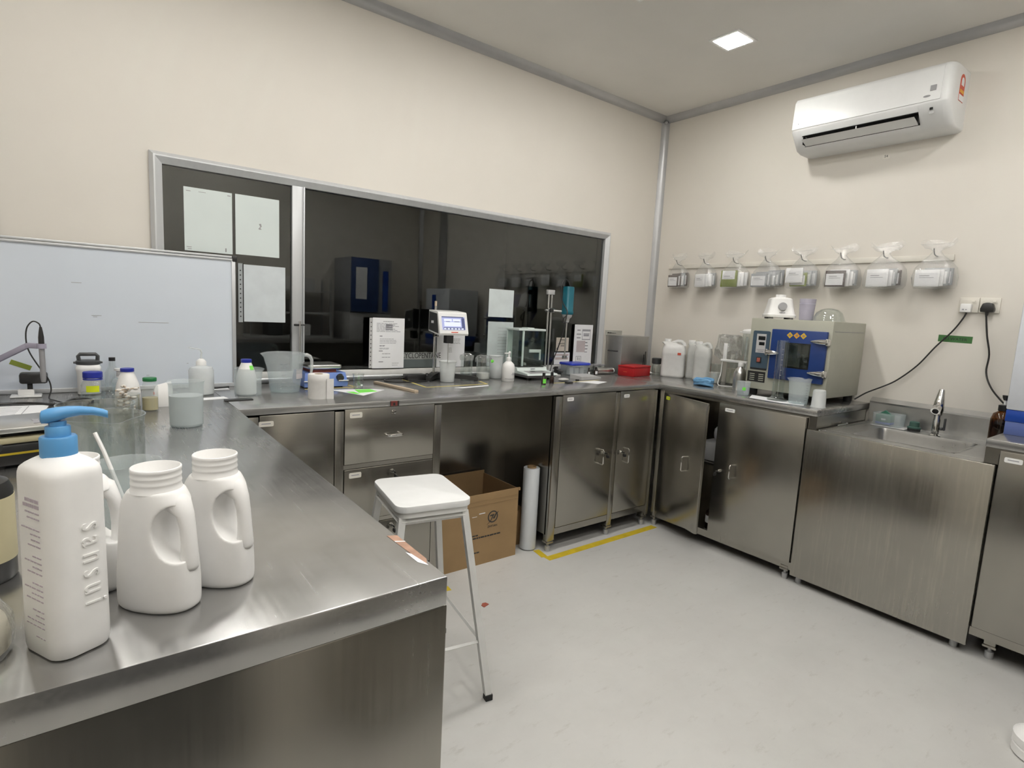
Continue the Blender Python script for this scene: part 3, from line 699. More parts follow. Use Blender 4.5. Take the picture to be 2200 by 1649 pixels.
MB().sphere((-0.2243, -0.618, 0.125), 0.011, sc=(0.1, 1.3, 0.42)).build('badge', GREY, ac)
MB().box((-0.2235, -0.055, 0.118), (-0.2205, -0.032, 0.122)).box((-0.224, -0.046, 0.1275), (-0.221, -0.042, 0.132)).build('maker_mark', INK, ac, smooth=False)
MB().box((-0.208, -0.642, 0.068), (-0.203, -0.630, 0.078)).build('receiver_window', LENSD, ac, smooth=False)
MB().box((-0.201, -0.646, 0.052), (-0.197, -0.628, 0.064)).build('indicator_plate', LGREY, ac, smooth=False)
stk = MB().prism([(-0.031, -0.055), (0.031, -0.055), (0.031, 0.03)] + [(0.031*math.cos(a), 0.03+0.031*math.sin(a)) for a in [PI*k/10 for k in range(1, 10)]] + [(-0.031, 0.03)], 0, 0.0008, Matrix.Translation((-0.088, -0.7062, 0.170)) @ Euler((PI/2, 0, 0)).to_matrix().to_4x4()).build('energy_label', REDS, ac, smooth=False)
ME = Matrix.Translation((-0.088, -0.707, 0.170)) @ Euler((PI/2, 0, 0)).to_matrix().to_4x4()
MB().prism([(-0.029, -0.053), (0.029, -0.053), (0.029, -0.028), (-0.029, -0.028)], 0, 0.0006, ME).prism([(0.017*math.cos(a), 0.03+0.017*math.sin(a)) for a in [PI*k/8 for k in range(9)]] + [(-0.017, 0.012), (0.017, 0.012)], 0, 0.0006, ME).build('label_print', PAPER, stk, smooth=False)
MB().prism([(-0.026, -0.02), (0.026, -0.02), (0.026, -0.006), (-0.026, -0.006)], 0.0002, 0.0008, ME).build('label_bar', ORANGE, stk, smooth=False)
n = thing('number_label', 'tiny number sticker on the wall under the air conditioner', 'label', (0, -1.415, 2.104), FB)
MB().box((-0.016, -0.012, 0), (0.016, 0.012, 0.0006)).build('paper', SOCK, n, smooth=False)
text('54', 0.017, INKB, n, (0, 0, 0.0008))
# --- hook rail with eight hooks
hk_y = [-0.25, -0.458, -0.666, -0.872, -1.080, -1.287, -1.488, -1.700]
rl = thing('hook_rail', 'long pale hook rail on the right wall holding the plastic bags', 'rail', (0, 0, 1.587), FB)
MB().box((0.14, -0.014, 0), (1.765, 0.014, 0.011), 0.002).build('rail', SOCK, rl)
for y in hk_y:
    MB().tube([(-y, 0.008, 0.010), (-y, 0.006, 0.030), (-y, 0.012, 0.060), (-y, 0.030, 0.074), (-y, 0.038, 0.076)], 0.0026, 8).build('hook', DARKG, rl)
# --- hanging bags of sachets
kinds = [('dark brown sachets', [SACHD, SACHD, SACHG, SACHD]), ('small white sachets', [SACHW, SACHW, SACHW, SACHG]),
         ('an olive green pouch', [SACHV, SACHW, SACHW, SACHW]), ('grey white-labelled sachets', [SACHG, SACHG, SACHG, SACHG, SACHG]),
         ('white and green-tinged sachets', [SACHW, SACHV, SACHG, SACHG]), ('dark-topped white sachets', [SACHD, SACHW, SACHW, SACHG]),
         ('rounded white sachets', [SACHW, SACHW, SACHG, SACHD]), ('flat white sachets', [SACHW, SACHW, SACHG, SACHG])]
where = ['first hook from the corner', 'second hook from the corner', 'third hook from the corner', 'fourth hook from the corner', 'hook above the lilac beaker',
         'hook above the glass dome', 'second hook from the sockets', 'hook nearest the sockets']
def hang_bag(i, y):
    rn = random.Random(40+i)
    g = thing('hanging_bag', 'clear plastic bag of %s on the %s' % (kinds[i][0], where[i]), 'bag', (0, y, 1.44), FB, 'clear bags on the hook rail')
    wd = (0.150 if i in (0, 1) else 0.185)*rn.uniform(0.95, 1.05)
    rings = []
    prof = [(0.0, 0.90, 0.095, 0.012), (0.012, 0.97, 0.100, 0.004), (0.05, 1.0, 0.104, 0.002), (0.095, 0.92, 0.096, 0.006), (0.125, 0.66, 0.090, 0.025), (0.150, 0.34, 0.086, 0.052),
            (0.170, 0.16, 0.081, 0.062), (0.182, 0.30, 0.079, 0.058), (0.198, 0.62, 0.080, 0.050), (0.218, 0.80, 0.078, 0.046)]
    for z, k, zo, zi in prof:
        ring = []; n = 20
        for q in range(n):
            a = 2*PI*q/n; e = math.copysign(abs(math.cos(a))**0.7, math.cos(a))
            x = e*wd/2*k + rn.uniform(-1, 1)*0.003
            mid = (zo+zi)/2; hd = max((zo-zi)/2, 0.003)
            ring.append((x + 0.012, z + rn.uniform(-1, 1)*0.002 + (0.012*math.sin(3*a+i) if z > 0.19 else 0), mid + math.copysign(abs(math.sin(a))**0.8, math.sin(a))*hd + rn.uniform(-1, 1)*0.002))
        rings.append(ring)
    MB().loft(rings, True, False).build('film', FILM, g, angle=25)
    MB().tube([(-wd*0.30, 0.205, 0.078), (-0.01, 0.200, 0.081), (wd*0.35, 0.206, 0.077)], 0.0014, 6).build('zip_strip', FILM, g)
    ks = kinds[i][1]; n = len(ks); nm = ['front', 'second', 'third', 'rearmost', 'deepest']
    for k, m in enumerate(ks):
        big = i == 2 and k == 0
        sw, sh, sd = (0.104, 0.10, 0.016) if big else ((0.076 if i in (0, 1) else 0.100), 0.080 + rn.uniform(-.006, .008), 0.010)
        zz = 0.082 - k*0.018
        xx = (-0.034 + k*0.016 if i in (3, 4) else -0.022 + k*0.013) + 0.012
        sx, sy, sz = -1, 0, 0
        s_ = thing('sachet', ('%s pouch in the bag on the %s' if (i == 2 and k == 0) else '%s sachet in the bag on the %s') % ('olive green front' if (i == 2 and k == 0) else nm[k], where[i]), 'sachet',
                   (-(zz), y - xx, 1.4462 + k*0.0035 + (0.022 if (i == 4 and k == 0) else 0)), (PI/2, 0, -PI/2 + rn.uniform(-.16, .10)), 'sachets in the hanging bags')
        MB().box((-sw/2, 0, -sd/2), (sw/2, sh, sd/2), 0.0025).build('pouch', m, s_)
        if big: MB().box((-sw*0.42, sh*0.46, sd/2), (sw*0.40, sh*0.98, sd/2+0.001)).build('label', PAPER, s_, smooth=False)
        else: MB().box((-sw*0.45, sh*0.10, sd/2), (sw*0.42, sh*0.80, sd/2+0.0008)).build('label', SACHW if k else PAPER, s_, smooth=False)
        if k == 0: MB().box((-sw*0.3, sh*0.62, sd/2+0.0012), (sw*0.1, sh*0.66, sd/2+0.0016)).box((-sw*0.3, sh*0.52, sd/2+0.0012), (sw*0.28, sh*0.545, sd/2+0.0016)).build('print', INK, s_, smooth=False)
for i, y in enumerate(hk_y): hang_bag(i, y)
# --- sockets, plugs, leads, label
for k, (y, nm) in enumerate(((-1.848, 'left socket plate with a white plug, on the right wall'), (-1.924, 'right socket plate with a black plug, on the right wall'))):
    g = thing('socket', nm, 'socket', (0, y, 1.3665), FB, 'wall sockets')
    MB().box((-0.037, -0.034, 0), (0.037, 0.034, 0.009), 0.002).box((-0.028, 0.004, 0.009), (0.028, 0.027, 0.0098), 0.0004).build('plate', SOCK, g)
    MB().box((0.010, 0.012, 0.0098), (0.022, 0.021, 0.014), 0.001).build('switch', SOCK, g)
p = thing('plug', 'white plug with its black lead running to the oven', 'plug', (-0.0095, -1.843, 1.352), FB)
MB().box((-0.021, -0.020, 0), (0.021, 0.020, 0.026), 0.005).build('body', WHITE, p)
MB().box((-0.012, -0.010, 0.026), (-0.004, -0.004, 0.0264)).box((0.0, -0.009, 0.026), (0.006, -0.005, 0.0264)).build('marking', INK, p, smooth=False)
MB().tube([(0.0, -0.018, 0.013), (0.0, -0.034, 0.014), (-0.035, -0.103, 0.012), (-0.097, -0.188, 0.010), (-0.160, -0.285, 0.010), (-0.235, -0.365, 0.012), (-0.29, -0.405, 0.02), (-0.35, -0.445, 0.055), (-0.40, -0.487, 0.06)], 0.0036, 8, curve=6).build('lead', BLACK, p)
p = thing('plug', 'black plug with its lead hanging to the white appliance', 'plug', (-0.0095, -1.922, 1.352), FB)
MB().prism([(-0.024, -0.016), (0.024, -0.016), (0.026, -0.002), (0.018, 0.022), (0.006, 0.026), (-0.006, 0.026), (-0.018, 0.022), (-0.026, -0.002)], 0, 0.030, bev=0.004).build('body', BLACK, p)
MB().tube([(0, -0.012, 0.017), (0, -0.028, 0.017), (0.0, -0.040, 0.015), (0.012, -0.12, 0.012), (0.030, -0.205, 0.010), (0.030, -0.285, 0.012), (0.056, -0.348, 0.025), (0.100, -0.405, 0.022), (0.16, -0.46, 0.02)], [0.009, 0.006, 0.0038, 0.0038, 0.0038, 0.0038, 0.0038, 0.0038, 0.0038], 8, curve=6).build('lead', BLACK, p)
n = thing('tape_label', 'green tape label lettered in black, on the wall beside the oven lead', 'label', (0, -1.813, 1.207), (PI/2, 0.015, -PI/2))
MB().box((-0.066, -0.016, 0), (0.066, 0.016, 0.0006)).build('tape', TAPEG, n, smooth=False)
text('D.I WATER', 0.019, INKB, n, (0, -0.001, 0.0008))
# --- whiteboard standing on the bench
b = thing('whiteboard', 'long whiteboard leaning on the window wall behind the left bench', 'whiteboard', (-3.40, -0.040, 0.8502))
MB().box((-0.65, -0.006, 0.012), (0.630, 0.008, 0.530)).build('panel', BOARD, b, smooth=False)
fr = MB().box((-0.665, -0.011, 0.0), (0.645, 0.012, 0.016), 0.002).box((-0.665, -0.011, 0.526), (0.645, 0.012, 0.535), 0.002).box((-0.665, -0.008, 0.537), (0.645, 0.012, 0.546), 0.002).box((0.630, -0.011, 0.016), (0.645, 0.012, 0.53), 0.002).box((-0.665, -0.011, 0.016), (-0.65, 0.012, 0.53), 0.002)
fr.build('frame', ALU, b)
MB().box((0.632, -0.013, 0.522), (0.652, 0.013, 0.548), 0.004).build('corner_cap', BLACK, b)
mk = MB()
for (x, z, l_) in ((0.155, 0.283, 0.03), (0.16, 0.278, 0.012), (0.10, 0.40, 0.03), (0.30, 0.262, 0.10), (0.46, 0.10, 0.006), (0.32, 0.055, 0.01)):
    mk.box((x, -0.0066, z), (x+l_, -0.006, z+0.0016))
mk.build('pen_marks', GREY, b, smooth=False)
MB().box((-0.030, 0, 0), (0.030, 0.0006, 0.017), M=Matrix.Translation((-0.055, -0.0068, 0.095)) @ Euler((0, math.radians(24), 0)).to_matrix().to_4x4()).build('green_tape', SACHV, b, smooth=False)
# --- papers on the window
def sheet(name, label, x0, x1, z0, z1, y=-0.0022, mat=None, lines=None, ink=None, cat='paper', group=None, th=0.0007, seed=0):
    g = thing(name, label, cat, ((x0+x1)/2, y, (z0+z1)/2), FA, group)
    W_, H_ = x1-x0, z1-z0
    MB().box((-W_/2, -H_/2, 0), (W_/2, H_/2, th)).build('sheet', mat or PAPER, g, smooth=False)
    if lines:
        mb = MB()
        for (u0, u1, v, hgt) in lines:
            mb.box((-W_/2+u0*W_, -H_/2+v*H_-hgt*H_/2, th), (-W_/2+u1*W_, -H_/2+v*H_+hgt*H_/2, th+0.0003))
        mb.build('print', ink or INK, g, smooth=False)
    return g
rn = random.Random(11)
def textlines(u0, u1, v0, v1, n, hgt, words=5):
    out = []
    for k in range(n):
        v = v0 + (v1-v0)*(k/max(1, n-1)); u = u0
        for q in range(words):
            L_ = rn.uniform(0.4, 1.0)*(u1-u0)/words
            if u+L_ > u1: break
            out.append((u, u+L_, v, hgt)); u += L_ + 0.10*(u1-u0)/words
    return out
YG = 0.0012   # left pane face
sheet('paper_sheet', 'pale blank sheet at the upper left of the window, left of the pair', -2.932, -2.755, 1.406, 1.656, YG, PAPERG, [(0.05, 0.14, 0.94, 0.012), (0.3, 0.45, 0.945, 0.008), (0.9, 0.97, 0.95, 0.014), (0.04, 0.14, 0.06, 0.01), (0.06, 0.14, 0.03, 0.01), (0.84, 0.87, 0.06, 0.06)], GREY, group='papers on the window')
g = sheet('paper_sheet', 'pale sheet with a small grey mark, upper window, right of the pair', -2.743, -2.566, 1.409, 1.657, YG, PAPERG, group='papers on the window')
MB().prism([(0.004, 0.012), (0.013, 0.014), (0.016, 0.002), (0.010, -0.004), (0.016, -0.010), (0.006, -0.012), (0.002, -0.008), (0.010, 0.001)], 0.0008, 0.001).build('mark', GREY, g, smooth=False)
g = sheet('sleeved_sheet', 'blank sheet in a punched plastic sleeve beside the whiteboard edge', -2.714, -2.541, 1.125, 1.369, -0.0016, solid('cool_paper', (0.66, 0.71, 0.74), 0.3), group='papers on the window')
hb = MB().box((-0.108, -0.125, 0), (-0.090, 0.125, 0.001)); hb.build('sleeve_edge', solid('sleeve_strip', (0.42, 0.45, 0.46), 0.3), g, smooth=False)
hm = MB()
for k in range(11): hm.lathe([(0, 0.001), (0.0028, 0.001), (0.0028, 0.0014), (0, 0.0014)], 10, Matrix.Translation((-0.099, -0.100+0.0195*k, 0)))
hm.build('punched_holes', BLACKM, g, smooth=False)
MB().box((-0.0875, -0.1245, 0.0002), (-0.086, 0.1245, 0.0012)).build('border', BLACKM, g, smooth=False)
ln = textlines(0.32, 0.72, 0.93, 0.93, 1, 0.012) + textlines(0.12, 0.92, 0.89, 0.73, 7, 0.010) + [(0.4, 0.62, v, 0.03) for v in (0.86, 0.82, 0.78)] + [(0.22, 0.3, 0.64, 0.02)] + textlines(0.22, 0.86, 0.585, 0.50, 4, 0.008, 6) + textlines(0.22, 0.52, 0.455, 0.44, 2, 0.011, 2) + textlines(0.22, 0.6, 0.40, 0.385, 2, 0.008, 3) + [(0.20, 0.32, 0.345, 0.018)] + textlines(0.3, 0.7, 0.29, 0.22, 2, 0.012, 3) + [(0.2, 0.34, 0.13, 0.018)] + textlines(0.62, 0.86, 0.10, 0.06, 2, 0.008, 3)
g = sheet('sleeved_sheet', 'closely printed form in a punched sleeve standing on the window sill', -2.132, -1.960, 0.9105, 1.163, -0.026, PAPER, ln, INK, group='papers on the window')
g.rotation_euler = (PI/2 - 0.0, 0, 0)
MB().box((-0.103, -0.124, -0.0008), (-0.086, 0.124, 0.0002)).build('sleeve_edge', LGREY, g, smooth=False)
hm = MB()
for k in range(11): hm.lathe([(0, 0.0002), (0.0028, 0.0002), (0.0028, 0.0006), (0, 0.0006)], 10, Matrix.Translation((-0.0945, -0.108+0.021*k, 0)))
hm.build('punched_holes', BLACKM, g, smooth=False)
YR = 0.0112   # right pane face
sheet('paper_sheet', 'small blank sheet taped on the glass above the balance', -1.416, -1.238, 1.190, 1.349, YR, solid('blue_white_paper', (0.66, 0.72, 0.73), 0.45), group='papers on the window')
sheet('sleeved_sheet', 'pale printed sheet taped on the glass behind the balance', -1.413, -1.230, 0.9055, 1.163, YR, solid('pale_sleeved_paper', (0.56, 0.62, 0.62), 0.3), textlines(0.4, 0.9, 0.86, 0.3, 9, 0.006, 4), GREY, group='papers on the window')
sheet('sleeved_sheet', 'printed sheet on the glass right behind the viscometer', -1.746, -1.568, 0.9055, 1.085, YR, PAPER, textlines(0.48, 0.94, 0.86, 0.72, 4, 0.014, 4) + textlines(0.42, 0.62, 0.58, 0.46, 4, 0.012, 2), GREY, group='papers on the window')
g = sheet('poster', 'printed pictogram sheet at the right end of the window', -0.738, -0.572, 0.9055, 1.164, -0.0012, PAPER, [(0.42, 0.88, 0.86, 0.05), (0.42, 0.44, 0.74, 0.22), (0.86, 0.88, 0.74, 0.22), (0.42, 0.88, 0.63, 0.02), (0.50, 0.80, 0.735, 0.05), (0.5, 0.82, 0.775, 0.02), (0.15, 0.32, 0.86, 0.03), (0.12, 0.36, 0.76, 0.03), (0.14, 0.34, 0.67, 0.03), (0.62, 0.74, 0.55, 0.03), (0.60, 0.78, 0.47, 0.025), (0.62, 0.76, 0.39, 0.03), (0.6, 0.75, 0.31, 0.02), (0.15, 0.44, 0.20, 0.012), (0.15, 0.17, 0.14, 0.13), (0.42, 0.44, 0.14, 0.13), (0.24, 0.28, 0.14, 0.08), (0.33, 0.36, 0.13, 0.08)], INK, group='papers on the window')
MB().box((-0.058, -0.05, 0.0008), (0.02, 0.025, 0.001)).build('picture', solid('pinkish_print', (0.56, 0.50, 0.51), 0.6), g, smooth=False)
g = sheet('notice', 'small cream notice with black lines on the glass left of the pictogram sheet', -0.880, -0.772, 0.990, 1.077, YR, solid('cream_paper', (0.66, 0.60, 0.50), 0.6), [(0.28, 0.72, 0.83, 0.05), (0.22, 0.70, 0.68, 0.02), (0.18, 0.68, 0.55, 0.05), (0.36, 0.66, 0.40, 0.05), (0.06, 0.18, 0.16, 0.18)], INKB, group='papers on the window')
sheet('notice', 'small pink-printed notice on the glass below the cream one', -0.890, -0.757, 0.9055, 0.982, YR, PAPER, [(0.06, 0.92, 0.80, 0.14), (0.06, 0.9, 0.5, 0.2)], solid('rose_print', (0.60, 0.50, 0.48), 0.6), group='papers on the window')
g = thing('name_strip', 'grey strip lettered in black capitals at the foot of the window', 'label', (-1.842, YR, 0.968), FA)
MB().box((-0.118, -0.0185, 0), (0.118, 0.0185, 0.0006)).build('strip', solid('grey_strip', (0.36, 0.38, 0.37), 0.4), g, smooth=False)
text('CYCLOPENTANE', 0.042, INKB, g, (0.004, 0, 0.0008), sx=0.74)
tag(MB().box((-1.962, YR-0.0006, 0.906), (-1.75, YR, 0.9485)).build('grey_band', solid('slate_strip', (0.13, 0.155, 0.155), 0.4), smooth=False), 'dark grey strip stuck on the glass below the lettered strip', 'strip')
g = thing('wall_label', 'clear strip with tiny black lettering on the wall above the steel box', 'label', (-0.368, 0, 1.116), FA)
MB().box((-0.085, -0.020, 0), (0.085, 0.017, 0.0005)).build('strip', milky('clear_strip', (0.8, 0.78, 0.72), 0.25), g, smooth=False)
mb = MB()
for (a, l_, h_) in ((-0.06, 0.018, 0.008), (-0.04, 0.02, 0.007), (-0.018, 0.014, 0.005), (-0.002, 0.012, 0.004), (0.012, 0.014, 0.003)): mb.box((a, -0.004, 0.0005), (a+l_, -0.004+h_, 0.0008))
mb.build('print', INKB, g, smooth=False)

# ================================================================== THINGS ON THE PENINSULA
ZT = 0.8502
def beaker(name, label, x, y, r, h, mat, tw=0.0016, rt=None, spang=-2.0, fill=None, fillmat=None, marks=False, group=None, z=ZT, cat='beaker', amp=0.010, rim=0.003, seg=40, corner=0.006):
    """straight or slightly flared double-walled beaker with a poured lip; optional filling and printed scale"""
    rt = rt or r
    g = thing(name, label, cat, (x, y, z), 0, group)
    prof = [(r-corner, 0), (r-corner*0.3, corner*0.25), (r, corner)] + [(r+(rt-r)*k, corner+(h-corner)*k) for k in (0.3, 0.6, 0.9)] + [(rt+rim*0.4, h*0.965), (rt+rim, h)]
    MB().lathe(vessel(prof, tw), seg, fn=spout(h, spang, amp) if amp else None).build('wall', mat, g)
    if fill:
        rf = r+(rt-r)*fill/h-tw-0.0004
        MB().lathe([(0, tw+0.0004), (r-corner-tw, tw+0.0004), (r-tw-0.0006, corner+tw), (rf, fill), (0, fill)], seg).build('contents', fillmat, g)
    if marks:
        mb = MB()
        for k in range(7):
            zz = h*(0.18+0.095*k); rr = r+(rt-r)*zz/h+0.0004; half = 0.16 if k % 2 else 0.28
            for q in range(5):
                a = -PI/2 - 0.35 + half*(q/4-0.5); a2 = a + half/4
                mb.loft([[(rr*math.cos(p), rr*math.sin(p), zz), (rr*math.cos(p), rr*math.sin(p), zz+0.0014), ((rr+.0003)*math.cos(p), (rr+.0003)*math.sin(p), zz+0.0014), ((rr+.0003)*math.cos(p), (rr+.0003)*math.sin(p), zz)] for p in (a, a2)])
        mb.build('scale_marks', GREY, g, smooth=False)
    return g
def bottle(name, label, x, y, prof, mat, capprof, capmat, z=ZT, group=None, seg=32, fill=None, fillmat=None, cat='bottle'):
    g = thing(name, label, cat, (x, y, z), 0, group)
    pf = [(0, 0)] + prof + [(0, prof[-1][1])]
    MB().lathe(pf, seg).build('body', mat, g)
    MB().lathe([(0, capprof[0][1])] + capprof + [(0, capprof[-1][1])], seg).build('cap', capmat, g)
    if fill: MB().lathe([(0, 0.0012)] + fill + [(0, fill[-1][1])], seg).build('contents', fillmat, g)
    return g
def wrap_label(parent, r, z0, z1, a0, a1, mat, name='label', n=8, off=0.0004):
    rings = []
    for k in range(n+1):
        a = a0+(a1-a0)*k/n
        rings.append([(q*math.cos(a), q*math.sin(a), zz) for q, zz in ((r+off, z0), (r+off, z1), (r+off+0.0004, z1), (r+off+0.0004, z0))])
    return MB().loft(rings).build(name, mat, parent)

# --- big pump bottle with raised vertical lettering
g = thing('pump_bottle', 'tall white pump bottle with a blue pump head, nearest the camera', 'bottle', (-3.3065, -1.926, ZT), math.radians(27))
bw_, bd_ = 0.058, 0.074
def srect(w_, d_, z, r=0.016): return [(x, y, z) for x, y in rrect(w_, d_, min(r, w_*0.45), 6)]
rings = [srect(bw_*k, bd_*k, z, r) for k, z, r in ((0.86, 0, .016), (0.95, 0.002, .017), (0.995, 0.008, .018), (1.0, 0.02, .018), (0.985, 0.10, .018), (0.975, 0.188, .018), (0.965, 0.194, .018), (0.93, 0.199, .018), (0.86, 0.2025, .02), (0.72, 0.2060, .02), (0.55, 0.2090, .015))]
rings.append([(0.0140*math.cos(a), 0.0140*math.sin(a), 0.212) for a in [math.atan2(p[1], p[0]) for p in srect(0.03, 0.03, 0, 0.0149)]])
MB().loft(rings).build('body', HDPE, g)
tx = text('s a n s u i', 0.033, HDPE, g, (0.009, -bd_*0.494-0.0004, 0.098), (PI/2, PI/2, 0), depth=0.0009, name='raised_lettering', sx=0.72)
pr = MB(); rn = random.Random(5)
for k in range(26):
    zz = 0.168-0.0058*k
    if k % 5 == 4: continue
    y_ = -0.0175; end = rn.uniform(-0.004, 0.014)
    while y_ < end:
        l_ = rn.uniform(0.003, 0.008); pr.box((-bw_*0.4925-0.0003-0.0004*(1-zz/0.19), y_, zz), (-bw_*0.48, y_+l_, zz+(0.0035 if k < 2 else 0.0014))); y_ += l_+0.0016
pr.build('back_print', INKP, g, smooth=False)
MB().lathe([(0, 0.2095), (0.0157, 0.2095), (0.0159, 0.211), (0.0159, 0.229), (0.0148, 0.2305), (0, 0.2305)], 40).build('collar', BLUE, g)
MB().lathe([(0, 0.2306), (0.0108, 0.2306), (0.0108, 0.240), (0.010, 0.241), (0.0075, 0.2412), (0.0075, 0.246), (0, 0.246)], 32).build('neck_ring', BLUE, g)
hd = []
for (u, zc, hw, hh) in ((-0.0185, 0.250, 0.006, 0.004), (-0.017, 0.2505, 0.0115, 0.0065), (-0.010, 0.2515, 0.0145, 0.0075), (0.0, 0.253, 0.0145, 0.0072), (0.012, 0.2548, 0.0118, 0.006), (0.026, 0.2555, 0.009, 0.0048), (0.040, 0.2545, 0.0078, 0.0044), (0.052, 0.2520, 0.0068, 0.0042), (0.0575, 0.2500, 0.0058, 0.0040)):
    u *= 0.74; hw *= 0.74
    hd.append([(u, hw*math.cos(a), zc+hh*math.copysign(abs(math.sin(a))**0.8, math.sin(a))) for a in [2*PI*k/16 for k in range(16)]])
MB().loft(hd, M=Euler((0, 0, math.radians(-30))).to_matrix().to_4x4()).build('pump_head', BLUE, g)

# --- white handled jugs without caps
def jug(x, y, rot, label, a=0.0505, b=0.0305):
    g = thing('jug', label, 'jug', (x, y, ZT), math.radians(rot), 'open white jugs on the peninsula')
    N = 80; rings = []
    def R(z):   # (half length, half width, centre shift)
        pts = [(0, .92, .92), (0.003, .98, .98), (0.010, 1.0, 1.0), (0.035, 0.995, 1.0), (0.06, 0.955, 0.985), (0.09, 0.90, 0.965), (0.115, 0.85, 0.95), (0.128, 0.81, 0.94), (0.138, 0.73, 0.92), (0.147, 0.60, 0.90)]
        for (z0, p0, q0), (z1, p1, q1) in zip(pts[:-1], pts[1:]):
            if z <= z1: t_ = (z-z0)/(z1-z0); return a*(p0+(p1-p0)*t_), b*(q0+(q1-q0)*t_)
        return a*pts[-1][1], b*pts[-1][2]
    for z in [0, 0.0015, 0.003, 0.008, 0.015, 0.025] + [0.035+0.006*q for q in range(18)] + [0.142, 0.147]:
        A_, B_ = R(z)
        rings.append([(A_*math.copysign(abs(math.cos(2*PI*k/N))**0.86, math.cos(2*PI*k/N)), B_*math.copysign(abs(math.sin(2*PI*k/N))**0.86, math.sin(2*PI*k/N)), z) for k in range(N)])
    rings.append([(0.0258*math.cos(2*PI*k/N), 0.0258*math.sin(2*PI*k/N), 0.1495) for k in range(N)])
    body = MB().loft(rings).build('body', HDPE, g, angle=180)
    cut = MB().sphere((0, 0, 0), 1.0, Matrix.Translation((0.0425*a/0.06, 0, 0.098)) @ Euler((0, math.radians(-9), 0)).to_matrix().to_4x4() @ Matrix.Diagonal((0.0275*a/0.06, 0.060, 0.036, 1)), 32).build('cut', HDPE, g)
    md = body.modifiers.new('b', 'BOOLEAN'); md.object = cut; md.operation = 'DIFFERENCE'; md.solver = 'EXACT'
    md = body.modifiers.new('r', 'REMESH'); md.mode = 'VOXEL'; md.voxel_size = 0.0017
    md = body.modifiers.new('s', 'SMOOTH'); md.factor = 0.5; md.iterations = 7
    bpy.context.view_layer.update()
    me = bpy.data.meshes.new_from_object(body.evaluated_get(bpy.context.evaluated_depsgraph_get()))
    me.shade_smooth(); body.modifiers.clear(); body.data = me; bpy.data.objects.remove(cut)
    MB().lathe([(0.0286, 0.1465), (0.0272, 0.1500), (0.0266, 0.1530), (0.0266, 0.1550), (0.0271, 0.1560), (0.0271, 0.1575), (0.0266, 0.1590), (0.0266, 0.1630), (0.0271, 0.1640), (0.0271, 0.1652), (0.0266, 0.1664), (0.0266, 0.1700), (0.0271, 0.1708), (0.0271, 0.1740), (0.0264, 0.1748), (0.0256, 0.1748), (0.0249, 0.1735), (0.0249, 0.1465)], 48, close=True).build('neck', HDPE, g, angle=60)
    hp = []
    for (z, o, ru, rv) in ((0.140, -0.018, 0.014, 0.024), (0.137, -0.011, 0.0125, 0.022), (0.130, -0.002, 0.0105, 0.0185), (0.119, 0.002, 0.0092, 0.0150), (0.102, 0.003, 0.0088, 0.0128), (0.084, 0.003, 0.0092, 0.0124), (0.070, 0.003, 0.0102, 0.0130), (0.060, 0.0028, 0.0112, 0.0140), (0.054, 0.0025, 0.0112, 0.0140), (0.0505, 0.0012, 0.0098, 0.0122), (0.0490, -0.003, 0.006, 0.0075)):
        ru *= 0.88; rv *= 0.84; A_, _ = R(z); xc = A_ - ru + o*0.9 + 0.0013
        hp.append([(xc+ru*math.cos(2*PI*k/16), rv*math.sin(2*PI*k/16), z + (0.0 if z < 0.12 else 0.009*math.cos(2*PI*k/16))) for k in range(16)])
    MB().loft(hp).build('handle', HDPE, g, angle=70)
    return g
jug(-3.2175, -1.880, -46, 'open white jug with a side handle, in the middle of the front row')
jug(-3.1480, -1.848, -46, 'open white jug with a side handle, rightmost on the peninsula')
jug(-3.297, -1.795, -6, 'open white jug mostly hidden behind the pump bottle', 0.0525, 0.0305)
# --- dark bottle and bag at the left edge
g = bottle('dark_bottle', 'black bottle with a cream label, cut by the left edge behind the pump bottle', -3.400, -1.700, [(0.036, 0), (0.0385, 0.004), (0.0385, 0.118), (0.034, 0.130), (0.018, 0.138), (0.016, 0.142)], BLACK, [(0.018, 0.142), (0.0185, 0.144), (0.0185, 0.164), (0.009, 0.166), (0.009, 0.176)], BLACK)
wrap_label(g, 0.0385, 0.028, 0.112, -PI*0.95, PI*0.2, CREAML, n=20)
mb = MB(); rn = random.Random(8)
for k, zz in enumerate((0.082, 0.078, 0.074, 0.062, 0.058, 0.054, 0.050, 0.046, 0.040)):
    a0 = -1.75; n_ = 6
    rr = [[(q*math.cos(a0+0.75*j/n_), q*math.sin(a0+0.75*j/n_), z_) for q, z_ in ((0.0394, zz), (0.0394, zz+0.001), (0.0397, zz+0.001), (0.0397, zz))] for j in range(n_)]
    mb.loft(rr)
mb.build('print', INK, g, smooth=False)
tp_ = MB().tube([(0, 0, 0.170), (0.012, -0.01, 0.180), (0.03, -0.02, 0.176)], [0.010, 0.008, 0.005], 10).build('pump_head', BLACK, g)
g = thing('powder_bag', 'clear bag of pale powder with a green dot, at the left edge', 'bag', (-3.400, -1.905, ZT))
rings = []; rn = random.Random(2)
for z, k in ((0, .80), (0.004, .95), (0.018, 1.0), (0.035, .93), (0.046, .72), (0.052, 0.5), (0.054, 0.2)):
    rings.append([((0.046*k+rn.uniform(-.002, .002))*math.cos(2*PI*q/22), (0.046*k+rn.uniform(-.002, .002))*math.sin(2*PI*q/22), z+rn.uniform(0, .0015)*(z > 0)) for q in range(22)])
MB().loft(rings).build('powder', POWDERC, g)
rings = []
